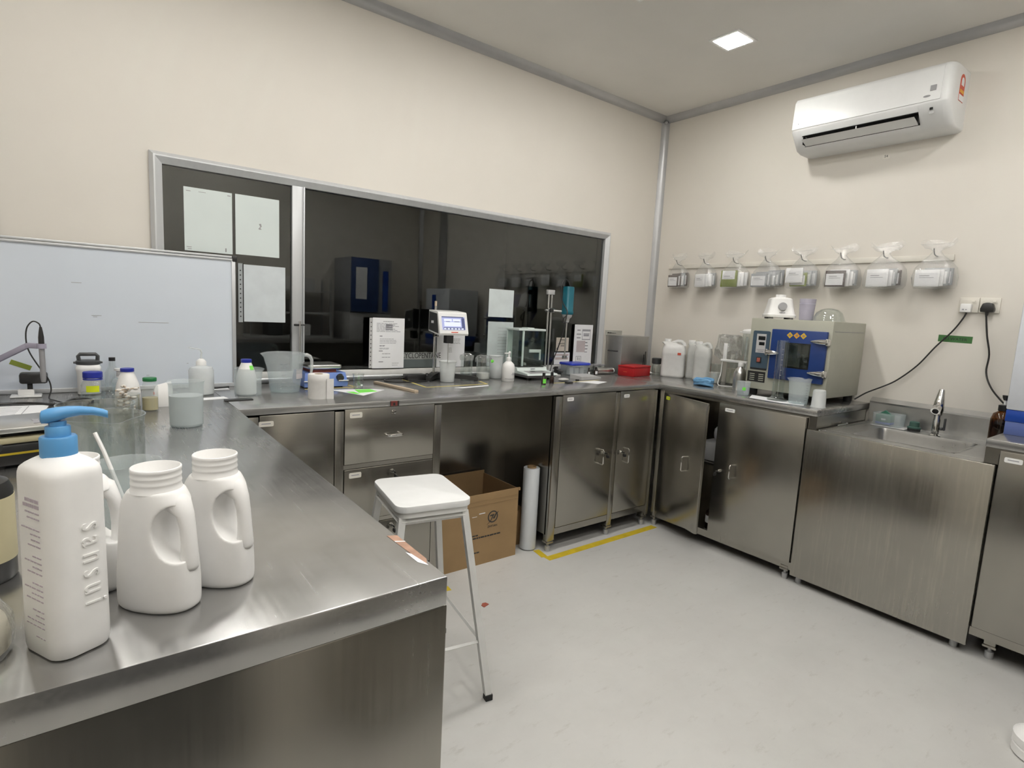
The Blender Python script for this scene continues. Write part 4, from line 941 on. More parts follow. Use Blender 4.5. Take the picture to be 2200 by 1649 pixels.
for z, k in ((0.0005, .99), (0.02, 1.06), (0.04, 1.0), (0.058, .8), (0.072, 0.62), (0.084, 0.5)):
    rings.append([((0.046*k+rn.uniform(-.003, .003))*math.cos(2*PI*q/22), (0.046*k+rn.uniform(-.003, .003))*math.sin(2*PI*q/22), z+rn.uniform(0, .003)*(z > 0.03)) for q in range(22)])
MB().loft(rings, True, False).build('film', FILM, g, angle=25)
a = math.radians(-58)
MB().lathe([(0, 0), (0.008, 0), (0.008, 0.0006), (0, 0.0006)], 20, Matrix.Translation((0.0505*math.cos(a), 0.0505*math.sin(a), 0.022)) @ Vector((math.cos(a), math.sin(a), 0.05)).to_track_quat('Z', 'Y').to_matrix().to_4x4()).build('green_dot', LABG, g)
# --- glass beakers
beaker('glass_beaker', 'large clear glass beaker with a deep pouring lip, just behind the pump bottle', -3.255, -1.334, 0.068, 0.142, GLASS, 0.0022, spang=-1.35, amp=0.013, rim=0.003, corner=0.012)
beaker('glass_beaker', 'large clear glass beaker, the farther of the two beside the dark balance', -3.262, -1.186, 0.067, 0.140, GLASS, 0.0022, spang=0.6, amp=0.010, rim=0.003, corner=0.012)
beaker('plastic_beaker', 'shallow clear beaker between the jugs and the glass beakers', -3.232, -1.622, 0.040, 0.118, PP, 0.0014, spang=2.6, rt=0.043)
g = thing('spatula', 'white plastic spatula propped in the clear beaker behind the pump bottle', 'spatula', (-3.2335, -1.622, ZT+0.004))
MB().tube([(0.012, -0.012, 0.002), (-0.008, 0.008, 0.06), (-0.028, 0.026, 0.128), (-0.038, 0.040, 0.155)], 0.003, 8).sphere((0.012, -0.012, 0.004), 0.005, sc=(1, 1, 0.8)).build('rod', WHITE, g)
# --- dark balance with a steel plate, printed sheet, meter arm, leads
g = thing('platform_balance', 'low dark balance with a pale steel plate, at the left edge behind the pump bottle', 'balance', (-3.392, -1.045, ZT), math.radians(14))
MB().box((-0.062, -0.075, 0.006), (0.062, 0.075, 0.052), 0.006).build('base', BLACK, g)
for sx in (-1, 1):
    for sy in (-1, 1): MB().lathe([(0, 0), (0.008, 0), (0.008, 0.007), (0, 0.007)], 12, Matrix.Translation((0.05*sx, 0.06*sy, 0))).build('foot', BLACKM, g)
MB().box((-0.060, -0.072, 0.0522), (0.060, 0.072, 0.066), 0.004).build('casing', CREAML, g)
MB().box((-0.045, -0.055, 0.0662), (0.045, 0.055, 0.076)).build('pan_support', BLACKM, g)
pl = MB().box((-0.064, -0.080, 0.0762), (0.064, 0.080, 0.088), 0.003).build('pan', BARE, g)
MB().prism([(0.010, -0.05), (0.026, -0.052), (0.024, -0.02), (0.030, -0.006), (0.014, -0.004), (0.016, -0.02)], 0.0882, 0.0885).build('stain', INK, pl, smooth=False)
MB().box((-0.0625, -0.0757, 0.030), (0.040, -0.0750, 0.0345)).build('yellow_stripe', TAPEY, g, smooth=False)
g = thing('printed_sheet', 'lilac-white printed sheet lying on the bench at the left edge', 'paper', (-3.462, -0.42, ZT), math.radians(-4))
MB().box((-0.085, -0.11, 0), (0.085, 0.11, 0.0006)).build('sheet', PAPER, g, smooth=False)
mb = MB().box((0.054, -0.07, 0.0006), (0.066, -0.045, 0.0009)).box((0.034, -0.10, 0.0006), (0.036, 0.10, 0.0009))
for k in range(8): mb.box((-0.07, -0.09+0.024*k, 0.0006), (0.02, -0.086+0.024*k, 0.0009))
mb.build('print', INK, g, smooth=False)
g = thing('meter', 'lilac bench meter with a jointed electrode arm, cut by the left edge', 'meter', (-3.60, -0.16, ZT))
MB().loft([[(x, -0.09, 0), (x, 0.07, 0), (x, 0.07, 0.07), (x, -0.05, 0.05), (x, -0.09, 0.02)] for x in (-0.09, 0.09)]).box((0.03, -0.01, 0.065), (0.085, 0.05, 0.10), 0.005).build('body', LILAC, g)
MB().box((-0.06, 0.0715, 0.02), (0.05, 0.0718, 0.05)).build('label', INK, g, smooth=False)
ar = MB()
for (p0, p1) in (((0.06, 0.02, 0.10), (0.10, 0.036, 0.132)), ((0.10, 0.036, 0.132), (0.178, -0.023, 0.183)), ((0.176, -0.022, 0.183), (0.206, -0.045, 0.183))):
    d = (Vector(p1)-Vector(p0)); L_ = d.length
    M = Matrix.Translation(p0) @ d.to_track_quat('X', 'Z').to_matrix().to_4x4()
    ar.box((-0.004, -0.006, -0.009), (L_+0.004, 0.006, 0.009), 0.003, M=M)
ar.build('arm', LILAC, g)
MB().lathe([(0.0088, -0.008), (0.013, -0.008), (0.013, 0.008), (0.0088, 0.008)], 20, Matrix.Translation((0.2145, -0.051, 0.183)), close=True).build('holder', LILAC, g)
g = thing('electrode', 'grey electrode with a black top and lead, hanging in the lilac meter arm', 'electrode', (-3.3855, -0.211, ZT+0.062))
MB().tube([(0, 0, 0), (0, 0, 0.015), (0, 0, 0.125)], [0.0065, 0.008, 0.008], 16).build('shaft', GREY, g)
MB().tube([(0, 0, 0.1252), (0, 0, 0.150), (0, 0, 0.168), (0, 0, 0.185)], [0.0082, 0.008, 0.006, 0.0035], 14).build('head', BLACK, g)
MB().tube([(0, 0, 0.183), (-0.004, 0.002, 0.196), (-0.020, 0.012, 0.202), (-0.036, 0.022, 0.18), (-0.040, 0.024, 0.14), (-0.034, 0.03, 0.10), (-0.012, 0.032, 0.05), (0.012, 0.03, 0.005), (0.018, 0.025, -0.03), (0.012, 0.01, -0.058), (0.03, -0.05, -0.0575), (0.06, -0.12, -0.0585)], 0.0022, 8, curve=6).build('lead', BLACK, g)
g = thing('camera_stand', 'small black boxy head on a pale square foot behind the electrode', 'stand', (-3.437, -0.115, ZT))
MB().box((-0.042, -0.03, 0), (0.042, 0.03, 0.006), 0.003).box((-0.022, -0.014, 0.006), (0.022, 0.014, 0.026), 0.003).build('foot_plate', WHITE, g)
MB().box((0.004, -0.008, 0.0262), (0.018, 0.008, 0.046)).build('post', BLACKM, g)
MB().box((-0.016, -0.022, 0.0462), (0.060, 0.022, 0.084), 0.008).build('head', BLACK, g)
tag(MB().tube([(-3.58, -0.30, 0.8545), (-3.46, -0.28, 0.8545), (-3.40, -0.30, 0.8545), (-3.36, -0.34, 0.8545), (-3.335, -0.33, 0.8545), (-3.31, -0.25, 0.8545), (-3.27, -0.25, 0.8545), (-3.255, -0.29, 0.8545), (-3.27, -0.33, 0.8545)], 0.004, 8, curve=6).build('cable', BLACK), 'black cable snaking over the bench in front of the whiteboard', 'cable')
# --- jars in front of the whiteboard
g = thing('white_tub', 'tall white tub with a charcoal handled lid against the whiteboard', 'jar', (-3.262, -0.100, ZT))
MB().loft([srect(0.068*k, 0.072*k, z, 0.02) for k, z in ((.9, 0), (1, .003), (1, .07), (1.04, .082), (1.10, .090), (1.10, .098), (.98, .106), (.94, .108))]).build('body', WHITE, g)
ld = MB().lathe([(0, 0.108), (0.035, 0.108), (0.037, 0.110), (0.037, 0.120), (0.032, 0.124), (0, 0.124)], 32).box((-0.043, -0.012, 0.112), (-0.035, 0.012, 0.118), 0.002).box((0.035, -0.012, 0.112), (0.043, 0.012, 0.118), 0.002).build('lid', DARKG, g)
MB().tube([(-0.026, 0, 0.122), (-0.028, 0, 0.138), (-0.023, 0, 0.145), (0.023, 0, 0.145), (0.029, 0, 0.138), (0.028, 0, 0.122)], 0.0065, 8).build('handle', DARKG, ld)
g = bottle('lab_bottle', 'clear round bottle with a big blue cap and a yellow label', -3.252, -0.212, [(0.033, 0), (0.036, 0.004), (0.036, 0.048), (0.030, 0.060), (0.026, 0.064), (0.026, 0.072)], GLASS, [(0.027, 0.0722), (0.029, 0.074), (0.029, 0.092), (0.027, 0.094)], CAPB, fill=[(0.032, 0.0012), (0.0345, 0.005), (0.0345, 0.022)], fillmat=LIQC)
wrap_label(g, 0.036, 0.026, 0.048, -2.15, -1.1, LABY)
MB().lathe([(0.0262, 0.066), (0.0285, 0.066), (0.0285, 0.0705), (0.0262, 0.0705)], 32, close=True).build('pour_ring', CAPB, g)
bottle('dropper_bottle', 'slim clear bottle with a small black cap, touching the whiteboard', -3.190, -0.085, [(0.022, 0), (0.024, 0.003), (0.024, 0.075), (0.011, 0.10), (0.010, 0.118)], GLASS, [(0.0105, 0.1182), (0.0105, 0.131)], BLACK)
g = bottle('clear_bottle', 'clear bottle with a white ribbed neck and cap, behind the blue-capped white bottle', -3.166, -0.172, [(0.028, 0), (0.031, 0.004), (0.031, 0.05), (0.027, 0.060), (0.017, 0.064), (0.016, 0.066)], PP, [(0.017, 0.0662), (0.0155, 0.072), (0.0165, 0.074), (0.0155, 0.080), (0.0165, 0.082), (0.0155, 0.088), (0.0225, 0.092), (0.0225, 0.099)], WHITE, fill=[(0.027, 0.0012), (0.0295, 0.005), (0.0295, 0.045)], fillmat=LIQC)
bottle('white_bottle', 'white tapering bottle with a flat blue cap, behind the cup of cotton buds', -3.163, -0.430, [(0.033, 0), (0.036, 0.004), (0.036, 0.05), (0.031, 0.078), (0.022, 0.105), (0.018, 0.113), (0.018, 0.118)], HDPE, [(0.0195, 0.1182), (0.0195, 0.128), (0.0185, 0.129)], CAPB)
bw2 = [(0.033, 0), (0.036, 0.004), (0.036, 0.05), (0.031, 0.078), (0.022, 0.105), (0.018, 0.113), (0.018, 0.118)]
g = beaker('cotton_cup', 'short clear cup packed with cotton swabs', -3.174, -0.538, 0.035, 0.060, GLASS, 0.0014, amp=0, cat='cup')
rn = random.Random(21)
for k in range(12):
    a = rn.uniform(0, PI); z0 = ZT+0.008+0.0066*k; L_ = 0.026 if z0 < ZT+0.062 else 0.034
    dx, dy = math.cos(a)*L_, math.sin(a)*L_; ox, oy = rn.uniform(-.004, .004), rn.uniform(-.004, .004)
    s_ = thing('cotton_swab', 'white-tipped brown swab heaped in the short clear cup', 'swab', (-3.174+ox, -0.538+oy, z0), 0, 'swabs in the clear cup')
    MB().tube([(-dx, -dy, -0.001), (dx, dy, 0.002)], 0.0024, 8).build('stick', WOODC, s_)
    for q in (-1, 1): MB().sphere((dx*q*0.72, dy*q*0.72, 0.0005*q), 0.0062, sc=(1.25, 1.1, 0.8)).build('tip', COTTON, s_)
bottle('green_capped_jar', 'small jar of yellow liquid with a green cap', -3.109, -0.520, [(0.020, 0), (0.0228, 0.003), (0.0228, 0.078), (0.0205, 0.086), (0.0185, 0.089), (0.0185, 0.096)], PP, [(0.0194, 0.0962), (0.0197, 0.098), (0.0197, 0.106), (0.0185, 0.1075)], GREENC, fill=[(0.018, 0.0015), (0.0218, 0.004), (0.0218, 0.043)], fillmat=LIQY)
g = thing('white_pouch', 'upright white pouch with a red fleck behind the green-capped jar', 'pouch', (-3.066, -0.452, ZT))
MB().loft([[(-0.026, -0.018, 0), (0.026, -0.018, 0), (0.026, 0.018, 0), (-0.026, 0.018, 0)], [(-0.027, -0.02, 0.03), (0.027, -0.019, 0.03), (0.027, 0.018, 0.03), (-0.027, 0.02, 0.03)], [(-0.025, -0.010, 0.06), (0.027, -0.008, 0.062), (0.027, 0.008, 0.062), (-0.025, 0.01, 0.06)], [(-0.020, -0.002, 0.072), (0.024, -0.001, 0.084), (0.024, 0.002, 0.084), (-0.02, 0.002, 0.072)]]).build('pouch', HDPE, g)
MB().box((-0.0295, -0.0205, 0.044), (-0.026, -0.012, 0.052)).build('fleck', REDS, g, smooth=False)
beaker('plastic_beaker', 'tall frosted beaker two thirds full of cloudy liquid, standing alone on the peninsula', -3.044, -0.806, 0.0435, 0.132, PP, 0.0012, rt=0.0455, spang=-2.6, fill=0.090, fillmat=LIQM, amp=0.008)
for k, (x, y) in enumerate(((-3.10, -0.79), (-2.985, -0.815), (-3.015, -0.875), (-3.03, -0.88))):
    tag(MB().sphere((x, y, ZT+0.0008), 0.006, sc=(1, 0.8, 0.22)).build('water_drop', LIQC), 'tiny water drop on the steel beside the cloudy beaker', 'drop', 'water drops by the cloudy beaker')
g = bottle('wash_bottle', 'squeeze wash bottle with a bent white spout, by the right end of the whiteboard', -2.916, -0.228, [(0.040, 0), (0.0435, 0.004), (0.0435, 0.092), (0.038, 0.105), (0.020, 0.111), (0.016, 0.113)], PP2, [(0.018, 0.1132), (0.018, 0.126), (0.012, 0.134), (0.005, 0.138)], WHITE, fill=[(0.037, 0.0012), (0.041, 0.005), (0.041, 0.07)], fillmat=LIQM)
MB().tube([(0, 0, 0.136), (0.002, 0, 0.160), (-0.002, -0.002, 0.172), (-0.014, -0.008, 0.176), (-0.042, -0.022, 0.181)], [0.0036, 0.0032, 0.003, 0.0026, 0.0018], 10).build('spout', PP2, g)
g = thing('paper_slip', 'white paper slips lying on the bench below the wash bottle', 'paper', (-2.885, -0.345, ZT), math.radians(8))
MB().box((-0.055, -0.022, 0), (0.035, 0.028, 0.0006)).build('sheet', PAPER, g, smooth=False)
tag(MB().box((-2.87, -0.428, ZT), (-2.775, -0.392, ZT+0.0045), 0.0015).build('thin_case', BLACK), 'thin black case lying at the seam of the worktops', 'case')
tag(MB().box((-2.86, -0.135, ZT), (-2.80, -0.095, ZT+0.001)).build('note_card', PAPER, smooth=False), 'white card lying under the whiteboard corner', 'card')
tag(MB().tube([(-2.852, -0.112, ZT+0.005), (-2.795, -0.095, ZT+0.005)], 0.004, 10).build('marker_pen', BLACK), 'black pen lying on the white card by the whiteboard', 'pen')

# ================================================================== THINGS UNDER THE WINDOW
beaker('plastic_beaker', 'clear beaker holding a blue-capped bottle, left of the big measuring jug', -2.764, -0.294, 0.049, 0.106, PP, 0.0014, rt=0.050, spang=-0.5, amp=0.010)
g = bottle('white_bottle', 'white blue-capped bottle with a green label, standing inside a clear beaker', -2.769, -0.291, [(0.032, 0), (0.036, 0.004), (0.036, 0.066), (0.030, 0.095), (0.0195, 0.122), (0.018, 0.126)], HDPE, [(0.019, 0.1262), (0.0195, 0.128), (0.0195, 0.138), (0.018, 0.139)], CAPB, z=ZT+0.0016)
MB().box((0.004, -0.0012, 0), (0.018, 0.0004, 0.018), M=Matrix.Translation((0.004, -0.0285, 0.098)) @ Euler((-0.36, 0, 0.30)).to_matrix().to_4x4()).build('label', LABG, g, smooth=False)
g = beaker('measuring_jug', 'big clear measuring jug with a handle, next to the blue hotplate', -2.612, -0.250, 0.058, 0.161, PP, 0.0018, rt=0.078, spang=PI*0.98, amp=0.016, marks=True, fill=0.030, fillmat=LIQC, cat='jug')
MB().tube([(0.074, -0.004, 0.152), (0.088, -0.005, 0.152), (0.100, -0.006, 0.146), (0.108, -0.006, 0.130), (0.108, -0.006, 0.09), (0.104, -0.006, 0.066)], [0.007, 0.008, 0.008, 0.007, 0.006, 0.005], 8).build('handle', PP2, g)
wrap_label(g, 0.0665, 0.058, 0.098, -1.15, -0.35, solid('faded_label', (0.62, 0.58, 0.60), 0.5))
g = thing('hotplate', 'periwinkle blue hotplate stirrer with a steel top, behind the tissue roll', 'hotplate', (-2.423, -0.120, ZT))
MB().loft([[(-0.095, -0.088, 0.006), (0.095, -0.088, 0.006), (0.095, 0.085, 0.006), (-0.095, 0.085, 0.006)], [(-0.097, -0.09, 0.02), (0.097, -0.09, 0.02), (0.097, 0.086, 0.02), (-0.097, 0.086, 0.02)], [(-0.090, -0.075, 0.066), (0.090, -0.075, 0.066), (0.09, 0.082, 0.066), (-0.09, 0.082, 0.066)]]).build('body', HOTB, g)
MB().box((-0.08, -0.07, 0), (0.08, 0.07, 0.007)).build('feet', BLACKM, g, smooth=False)
MB().box((-0.055, -0.055, 0.0662), (0.055, 0.065, 0.082)).build('spacer', RUST, g, smooth=False)
MB().loft([srect(0.150*k, 0.150*k, z, 0.014) for k, z in ((.84, .080), (.96, .083), (1.0, .088), (1.0, .098), (.98, .1005))]).build('top_plate', BARE, g)
for sx in (-0.05, 0.062): MB().lathe([(0, 0), (0.017, 0), (0.015, 0.014), (0, 0.015)], 24, Matrix.Translation((sx, -0.081, 0.046)) @ Euler((PI/2+0.29, 0, 0)).to_matrix().to_4x4()).build('knob', BLACK, g)
for sx in (-1, 1): MB().prism([(0.052*sx, -0.096), (0.098*sx, -0.096), (0.098*sx, -0.086), (0.06*sx, -0.086)], 0.030, 0.034).build('white_flash', WHITE, g, smooth=False)
rd = MB().tube([(-0.062, 0.089, 0.02), (-0.062, 0.089, 0.285)], 0.005, 12).build('support_rod', BARE, g)
MB().box((-0.088, 0.083, 0.262), (-0.066, 0.095, 0.272), 0.003).tube([(-0.066, 0.089, 0.267), (-0.040, 0.084, 0.268)], 0.0035, 8).build('clamp', BLACK, rd)
g = thing('tissue_roll', 'white tissue roll standing on end at the front edge of the window bench', 'tissue roll', (-2.540, -0.452, ZT))
MB().lathe([(0.017, 0), (0.040, 0), (0.0402, 0.002), (0.0402, 0.068), (0.0408, 0.070), (0.0405, 0.094), (0.039, 0.096), (0.017, 0.096)], 40, close=True).box((0.018, -0.0405, 0), (0.046, -0.039, 0.080)).build('paper', TISSUE, g)
MB().lathe([(0.0155, 0.001), (0.0169, 0.001), (0.0169, 0.0955), (0.0155, 0.0955)], 24, close=True).build('core', CARD, g)
g = beaker('glass_beaker', 'small clear glass beaker behind the bright green labels', -2.292, -0.245, 0.022, 0.064, GLASS, 0.0012, rt=0.024, amp=0.004, rim=0.002)
MB().box((0.002, -0.0245, 0.012), (0.011, -0.0222, 0.019)).build('label', PAPER, g, smooth=False)
tag(MB().prism([(-2.43, -0.262), (-2.240, -0.295), (-2.205, -0.335), (-2.355, -0.455), (-2.375, -0.40)], ZT, ZT+0.0006).build('label_sheet', PAPER, smooth=False), 'white backing sheet with green labels at the edge of the bench', 'paper')
tag(MB().prism([(-2.33, -0.30), (-2.262, -0.302), (-2.258, -0.372), (-2.345, -0.385)], ZT+0.0008, ZT+0.002).build('green_labels', LABG, smooth=False), 'larger bright green label patch on the white backing sheet', 'label')
tag(MB().prism([(-2.385, -0.345), (-2.355, -0.350), (-2.352, -0.415), (-2.372, -0.405)], ZT+0.0008, ZT+0.0014).build('green_labels', LABG, smooth=False), 'smaller bright green label patch by the tissue roll', 'label')
g = thing('ruler_bar', 'beige wooden bar lying across the window bench', 'bar', (-2.135, -0.295, ZT), math.radians(-81))
MB().box((-0.165, -0.010, 0), (0.165, 0.010, 0.012), 0.002).build('bar', WOODC, g)
MB().lathe([(0, 0.012), (0.003, 0.012), (0.003, 0.0125), (0, 0.0125)], 12, Matrix.Translation((0.148, 0, 0))).build('hole', INKB, g)
def counter_tape(pts, wd, label):
    mb = MB()
    for (a_, b_) in zip(pts[:-1], pts[1:]):
        a_ = Vector((*a_, 0)); b_ = Vector((*b_, 0)); d = (b_-a_).normalized(); n = Vector((-d.y, d.x, 0))*wd/2
        mb.prism([(p.x, p.y) for p in (a_-n, b_-n, b_+n, a_+n)], 0.85005, 0.8506)
    tag(mb.build('bench_tape', TAPEP, smooth=False), label, 'tape')
counter_tape([(-1.965, -0.035), (-1.985, -0.318), (-1.62, -0.300), (-1.60, -0.20)], 0.013, 'yellow tape outline on the bench around the viscometer')
counter_tape([(-2.52, -0.215), (-2.29, -0.225), (-2.30, -0.15)], 0.014, 'yellow tape on the bench around the hotplate')
counter_tape([(-1.25, -0.380), (-0.845, -0.348)], 0.010, 'yellow tape strip on the bench in front of the balance')
g = thing('power_adapter', 'black power adapter block with looped leads on the window bench', 'adapter', (-1.915, -0.068, ZT))
MB().box((-0.055, -0.028, 0), (0.055, 0.028, 0.032), 0.004).build('block', BLACK, g)
MB().tube([(-0.055, 0, 0.016), (-0.12, -0.002, 0.015), (-0.165, -0.008, 0.010), (-0.18, -0.03, 0.005), (-0.15, -0.06, 0.004), (-0.06, -0.085, 0.004), (0.03, -0.075, 0.004)], 0.0035, 8, curve=6).build('lead', BLACK, g)
MB().tube([(0.055, 0.0, 0.016), (0.07, 0.006, 0.030), (0.088, 0.008, 0.026)], 0.0032, 8, curve=6).build('output_lead', BLACK, g)
# --- viscometer
g = thing('viscometer', 'viscometer with a lit touch screen on a steel post', 'viscometer', (-1.795, -0.070, ZT))
MB().loft([[(-0.02, 0.02, 0.0), (0.02, 0.02, 0.0), (0.02, 0.02, 0.03), (-0.02, 0.02, 0.03)], [(-0.03, -0.02, 0.0), (0.03, -0.02, 0.0), (0.03, -0.02, 0.032), (-0.03, -0.02, 0.032)]]).build('base_hub', BLACK, g)
for (ex, ey) in ((-0.085, -0.075), (0.195, -0.115)):
    d = Vector((ex, ey, 0)); n = Vector((-d.y, d.x, 0)).normalized()
    rings = []
    for k, wv, zv0, zv1 in ((0.0, 0.022, 0.012, 0.040), (0.5, 0.018, 0.010, 0.034), (0.9, 0.015, 0.004, 0.024), (1.0, 0.012, 0.004, 0.018)):
        p = d*k; rings.append([p-n*wv+Vector((0, 0, zv0)), p+n*wv+Vector((0, 0, zv0)), p+n*wv+Vector((0, 0, zv1)), p-n*wv+Vector((0, 0, zv1))])
    l = MB().loft(rings).build('leg', BLACK, g)
    MB().lathe([(0, 0), (0.008, 0), (0.008, 0.006), (0, 0.006)], 12, Matrix.Translation((ex*0.94, ey*0.94, 0))).build('levelling_foot', DARKG, l)
MB().tube([(-0.012, 0, 0.02), (-0.012, 0, 0.385)], 0.0075, 14).box((-0.020, -0.014, 0.225), (0.006, 0.010, 0.245), 0.003).build('post', CHROME, g)
MB().tube([(-0.012, 0, 0.3852), (-0.012, 0, 0.41)], 0.006, 12).build('post_tip', WOODC, g)
# head: sides dark, front white with a tilted screen
hx0, hx1 = -0.052, 0.118
sidep = [(-0.005, 0.258), (-0.118, 0.240), (-0.122, 0.250), (-0.096, 0.352), (-0.090, 0.358), (-0.005, 0.365)]
MB().loft([[(x, y, z) for y, z in sidep] for x in (hx0, hx1)]).build('head', WHITE, g, smooth=False)
MB().loft([[(x, y, z) for y, z in ((-0.010, 0.264), (-0.108, 0.249), (-0.088, 0.348), (-0.010, 0.357))] for x in (hx0-0.0015, hx0+0.002)]).build('side_panel', DARKG, g, smooth=False)
MB().box((hx0-0.0024, -0.058, 0.298), (hx0-0.0016, -0.034, 0.311)).build('side_label', PAPER, g, smooth=False)
fd = Vector((0, 0.026, 0.102)).normalized()
MF = Matrix.Translation(((hx0+hx1)/2, -0.1095, 0.2995)) @ Matrix(((1, 0, 0, 0), (0, fd.y, -fd.z, 0), (0, fd.z, fd.y, 0), (0, 0, 0, 1)))
sc_ = MB().box((-0.068, -0.032, 0.0005), (0.068, 0.036, 0.0022), M=MF).build('screen', SCREEN, g, smooth=False)
MB().box((-0.056, -0.014, 0.0023), (0.042, 0.008, 0.0026), M=MF).box((-0.056, 0.012, 0.0023), (-0.01, 0.024, 0.0026), M=MF).box((-0.004, 0.012, 0.0023), (0.042, 0.024, 0.0026), M=MF).build('fields', SCREENW, sc_, smooth=False)
mb = MB().box((-0.068, 0.031, 0.0023), (0.060, 0.036, 0.0027), M=MF).box((0.048, -0.02, 0.0023), (0.066, 0.03, 0.0026), M=MF).box((-0.062, -0.031, 0.0023), (0.066, -0.020, 0.0025), M=MF)
mb.box((-0.045, 0.0085, 0.0023), (-0.022, 0.0115, 0.0027), M=MF).box((0.004, 0.0085, 0.0023), (0.034, 0.0115, 0.0027), M=MF).build('screen_bars', SCREEND, sc_, smooth=False)
mb = MB()
for k in range(6): mb.box((-0.060+0.0205*k, -0.030, 0.0026), (-0.046+0.0205*k, -0.0235, 0.0030), M=MF)
mb.build('screen_buttons', SCREENW, sc_, smooth=False)
MB().box((-0.018, -0.047, 0.0004), (0.022, -0.0425, 0.0012), M=MF).build('maker_mark', REDS, g, smooth=False)
MB().box((-0.008, -0.115, 0.200), (0.032, -0.085, 0.240)).build('spindle_guard', BLACKM, g, smooth=False)
MB().tube([(0.012, -0.100, 0.2), (0.012, -0.100, 0.060)], 0.0022, 10).lathe([(0, 0.034), (0.010, 0.034), (0.010, 0.060), (0, 0.060)], 16, Matrix.Translation((0.012, -0.100, 0))).build('spindle', BARE, g)
beaker('plastic_beaker', 'frosted beaker of liquid under the viscometer spindle', -1.783, -0.172, 0.036, 0.108, PP2, 0.0012, rt=0.043, fill=0.055, fillmat=LIQM, amp=0.004)
# --- beakers under film, white pump bottle
def film_cover(x, y, r, z0, z1, label, seed):
    rn = random.Random(seed); rings = []
    for z, k in ((z0, 1.10), (z0+(z1-z0)*0.5, 1.16), (z1-0.006, 1.08), (z1, 0.8), (z1+0.006, 0.4), (z1+0.004, 0.05)):
        rings.append([(x+(r*k+rn.uniform(-.004, .004))*math.cos(2*PI*q/24), y+(r*k+rn.uniform(-.004, .004))*math.sin(2*PI*q/24), z+rn.uniform(-.004, .004)) for q in range(24)])
    tag(MB().loft(rings, False, True).build('film_cover', FILM, angle=20), label, 'film')
beaker('glass_beaker', 'glass beaker under crumpled film, left of the pair beside the viscometer', -1.628, -0.110, 0.032, 0.128, GLASS, 0.0014, amp=0.004, fill=0.02, fillmat=LIQC)
film_cover(-1.628, -0.110, 0.034, 0.955, 0.985, 'crumpled clear film over the left glass beaker by the viscometer', 1)
beaker('glass_beaker', 'glass beaker of white powder under film, right of the pair beside the viscometer', -1.535, -0.135, 0.038, 0.120, GLASS, 0.0014, amp=0.004, fill=0.036, fillmat=POWDER)
film_cover(-1.535, -0.135, 0.040, 0.945, 0.977, 'crumpled clear film over the glass beaker of white powder', 2)
tag(MB().sphere((-1.512, -0.186, 0.955), 0.010, sc=(1, 0.15, 0.9)).build('green_sticker', LABG), 'bright green dot sticker on the film-covered powder beaker', 'sticker')
beaker('plastic_beaker', 'tall frosted beaker with white powder behind the white pump bottle', -1.432, -0.110, 0.035, 0.128, PP2, 0.0012, rt=0.040, amp=0.005, fill=0.05, fillmat=POWDER)
g = bottle('pump_bottle', 'round white lotion pump bottle with grey print, left of the balance', -1.437, -0.234, [(0.032, 0), (0.0345, 0.003), (0.0345, 0.076), (0.031, 0.092), (0.020, 0.104), (0.0125, 0.109)], HDPE, [(0.0132, 0.1092), (0.0132, 0.126), (0.009, 0.130), (0.0065, 0.132), (0.0065, 0.148)], WHITE)
MB().box((-0.030, -0.0055, 0.1482), (0.010, 0.0055, 0.155), 0.003).sphere((0.004, 0, 0.156), 0.007).build('pump_head', WHITE, g)
wrap_label(g, 0.0345, 0.045, 0.048, -1.55, -0.9, INK, 'print'); wrap_label(g, 0.0345, 0.038, 0.041, -1.65, -0.8, INK, 'print'); wrap_label(g, 0.0345, 0.014, 0.0165, -2.7, -0.2, GREY, 'print')
# --- analytical balance
g = thing('analytical_balance', 'pale analytical balance with a glass draught shield', 'balance', (-1.215, -0.145, ZT), math.radians(-4))
MB().loft([[(x*k, y*k2, z) for x, y in ((-0.105, -0.135), (0.105, -0.135), (0.105, 0.12), (-0.105, 0.12))] for k, k2, z in ((0.86, 0.84, 0.014), (0.98, 0.98, 0.030))]).build('lower_shell', GREY, g)
for (x, y) in ((-0.07, -0.09), (0.07, -0.09), (0.07, 0.09), (-0.07, 0.09)): MB().lathe([(0, 0), (0.010, 0), (0.010, 0.014), (0, 0.014)], 12, Matrix.Translation((x, y, 0))).build('foot', BLACKM, g)
MB().loft([[(x, -0.135, 0.030), (x, 0.12, 0.030), (x, 0.12, 0.066), (x, -0.018, 0.066), (x, -0.030, 0.046), (x, -0.128, 0.038)] for x in (-0.105, 0.105)]).build('casing', MINT, g, smooth=False)
MS = Matrix.Translation((0, -0.078, 0.0418)) @ Euler((0.0815, 0, 0)).to_matrix().to_4x4()
MB().box((-0.070, -0.038, 0), (0.075, 0.036, 0.002), 0.001, M=MS).build('control_panel', GREY, g)
MB().box((-0.040, 0.000, 0.002), (0.050, 0.026, 0.003), M=MS).build('display', LENSD, g, smooth=False)
MB().box((-0.012, -0.0305, 0.054), (0.018, -0.0245, 0.057)).build('maker_mark', INK, g, smooth=False)
MB().box((-0.100, -0.022, 0.066), (0.085, 0.115, 0.070)).build('chamber_floor', BLACKM, g, smooth=False)
for (a_, b_) in (((-0.098, -0.020), (0.082, -0.018)), ((-0.098, 0.110), (0.082, 0.112))): MB().box((a_[0], a_[1], 0.070), (b_[0], b_[1], 0.272)).build('glass_panel', GLASSB, g, smooth=False)
for x in (-0.098, 0.080): MB().box((x, -0.018, 0.070), (x+0.002, 0.110, 0.272)).build('glass_panel', GLASSB, g, smooth=False)
MB().box((-0.102, -0.024, 0.272), (0.086, 0.116, 0.284), 0.003).box((-0.03, 0.0, 0.284), (0.02, 0.06, 0.289), 0.002).build('top_frame', MINT, g)
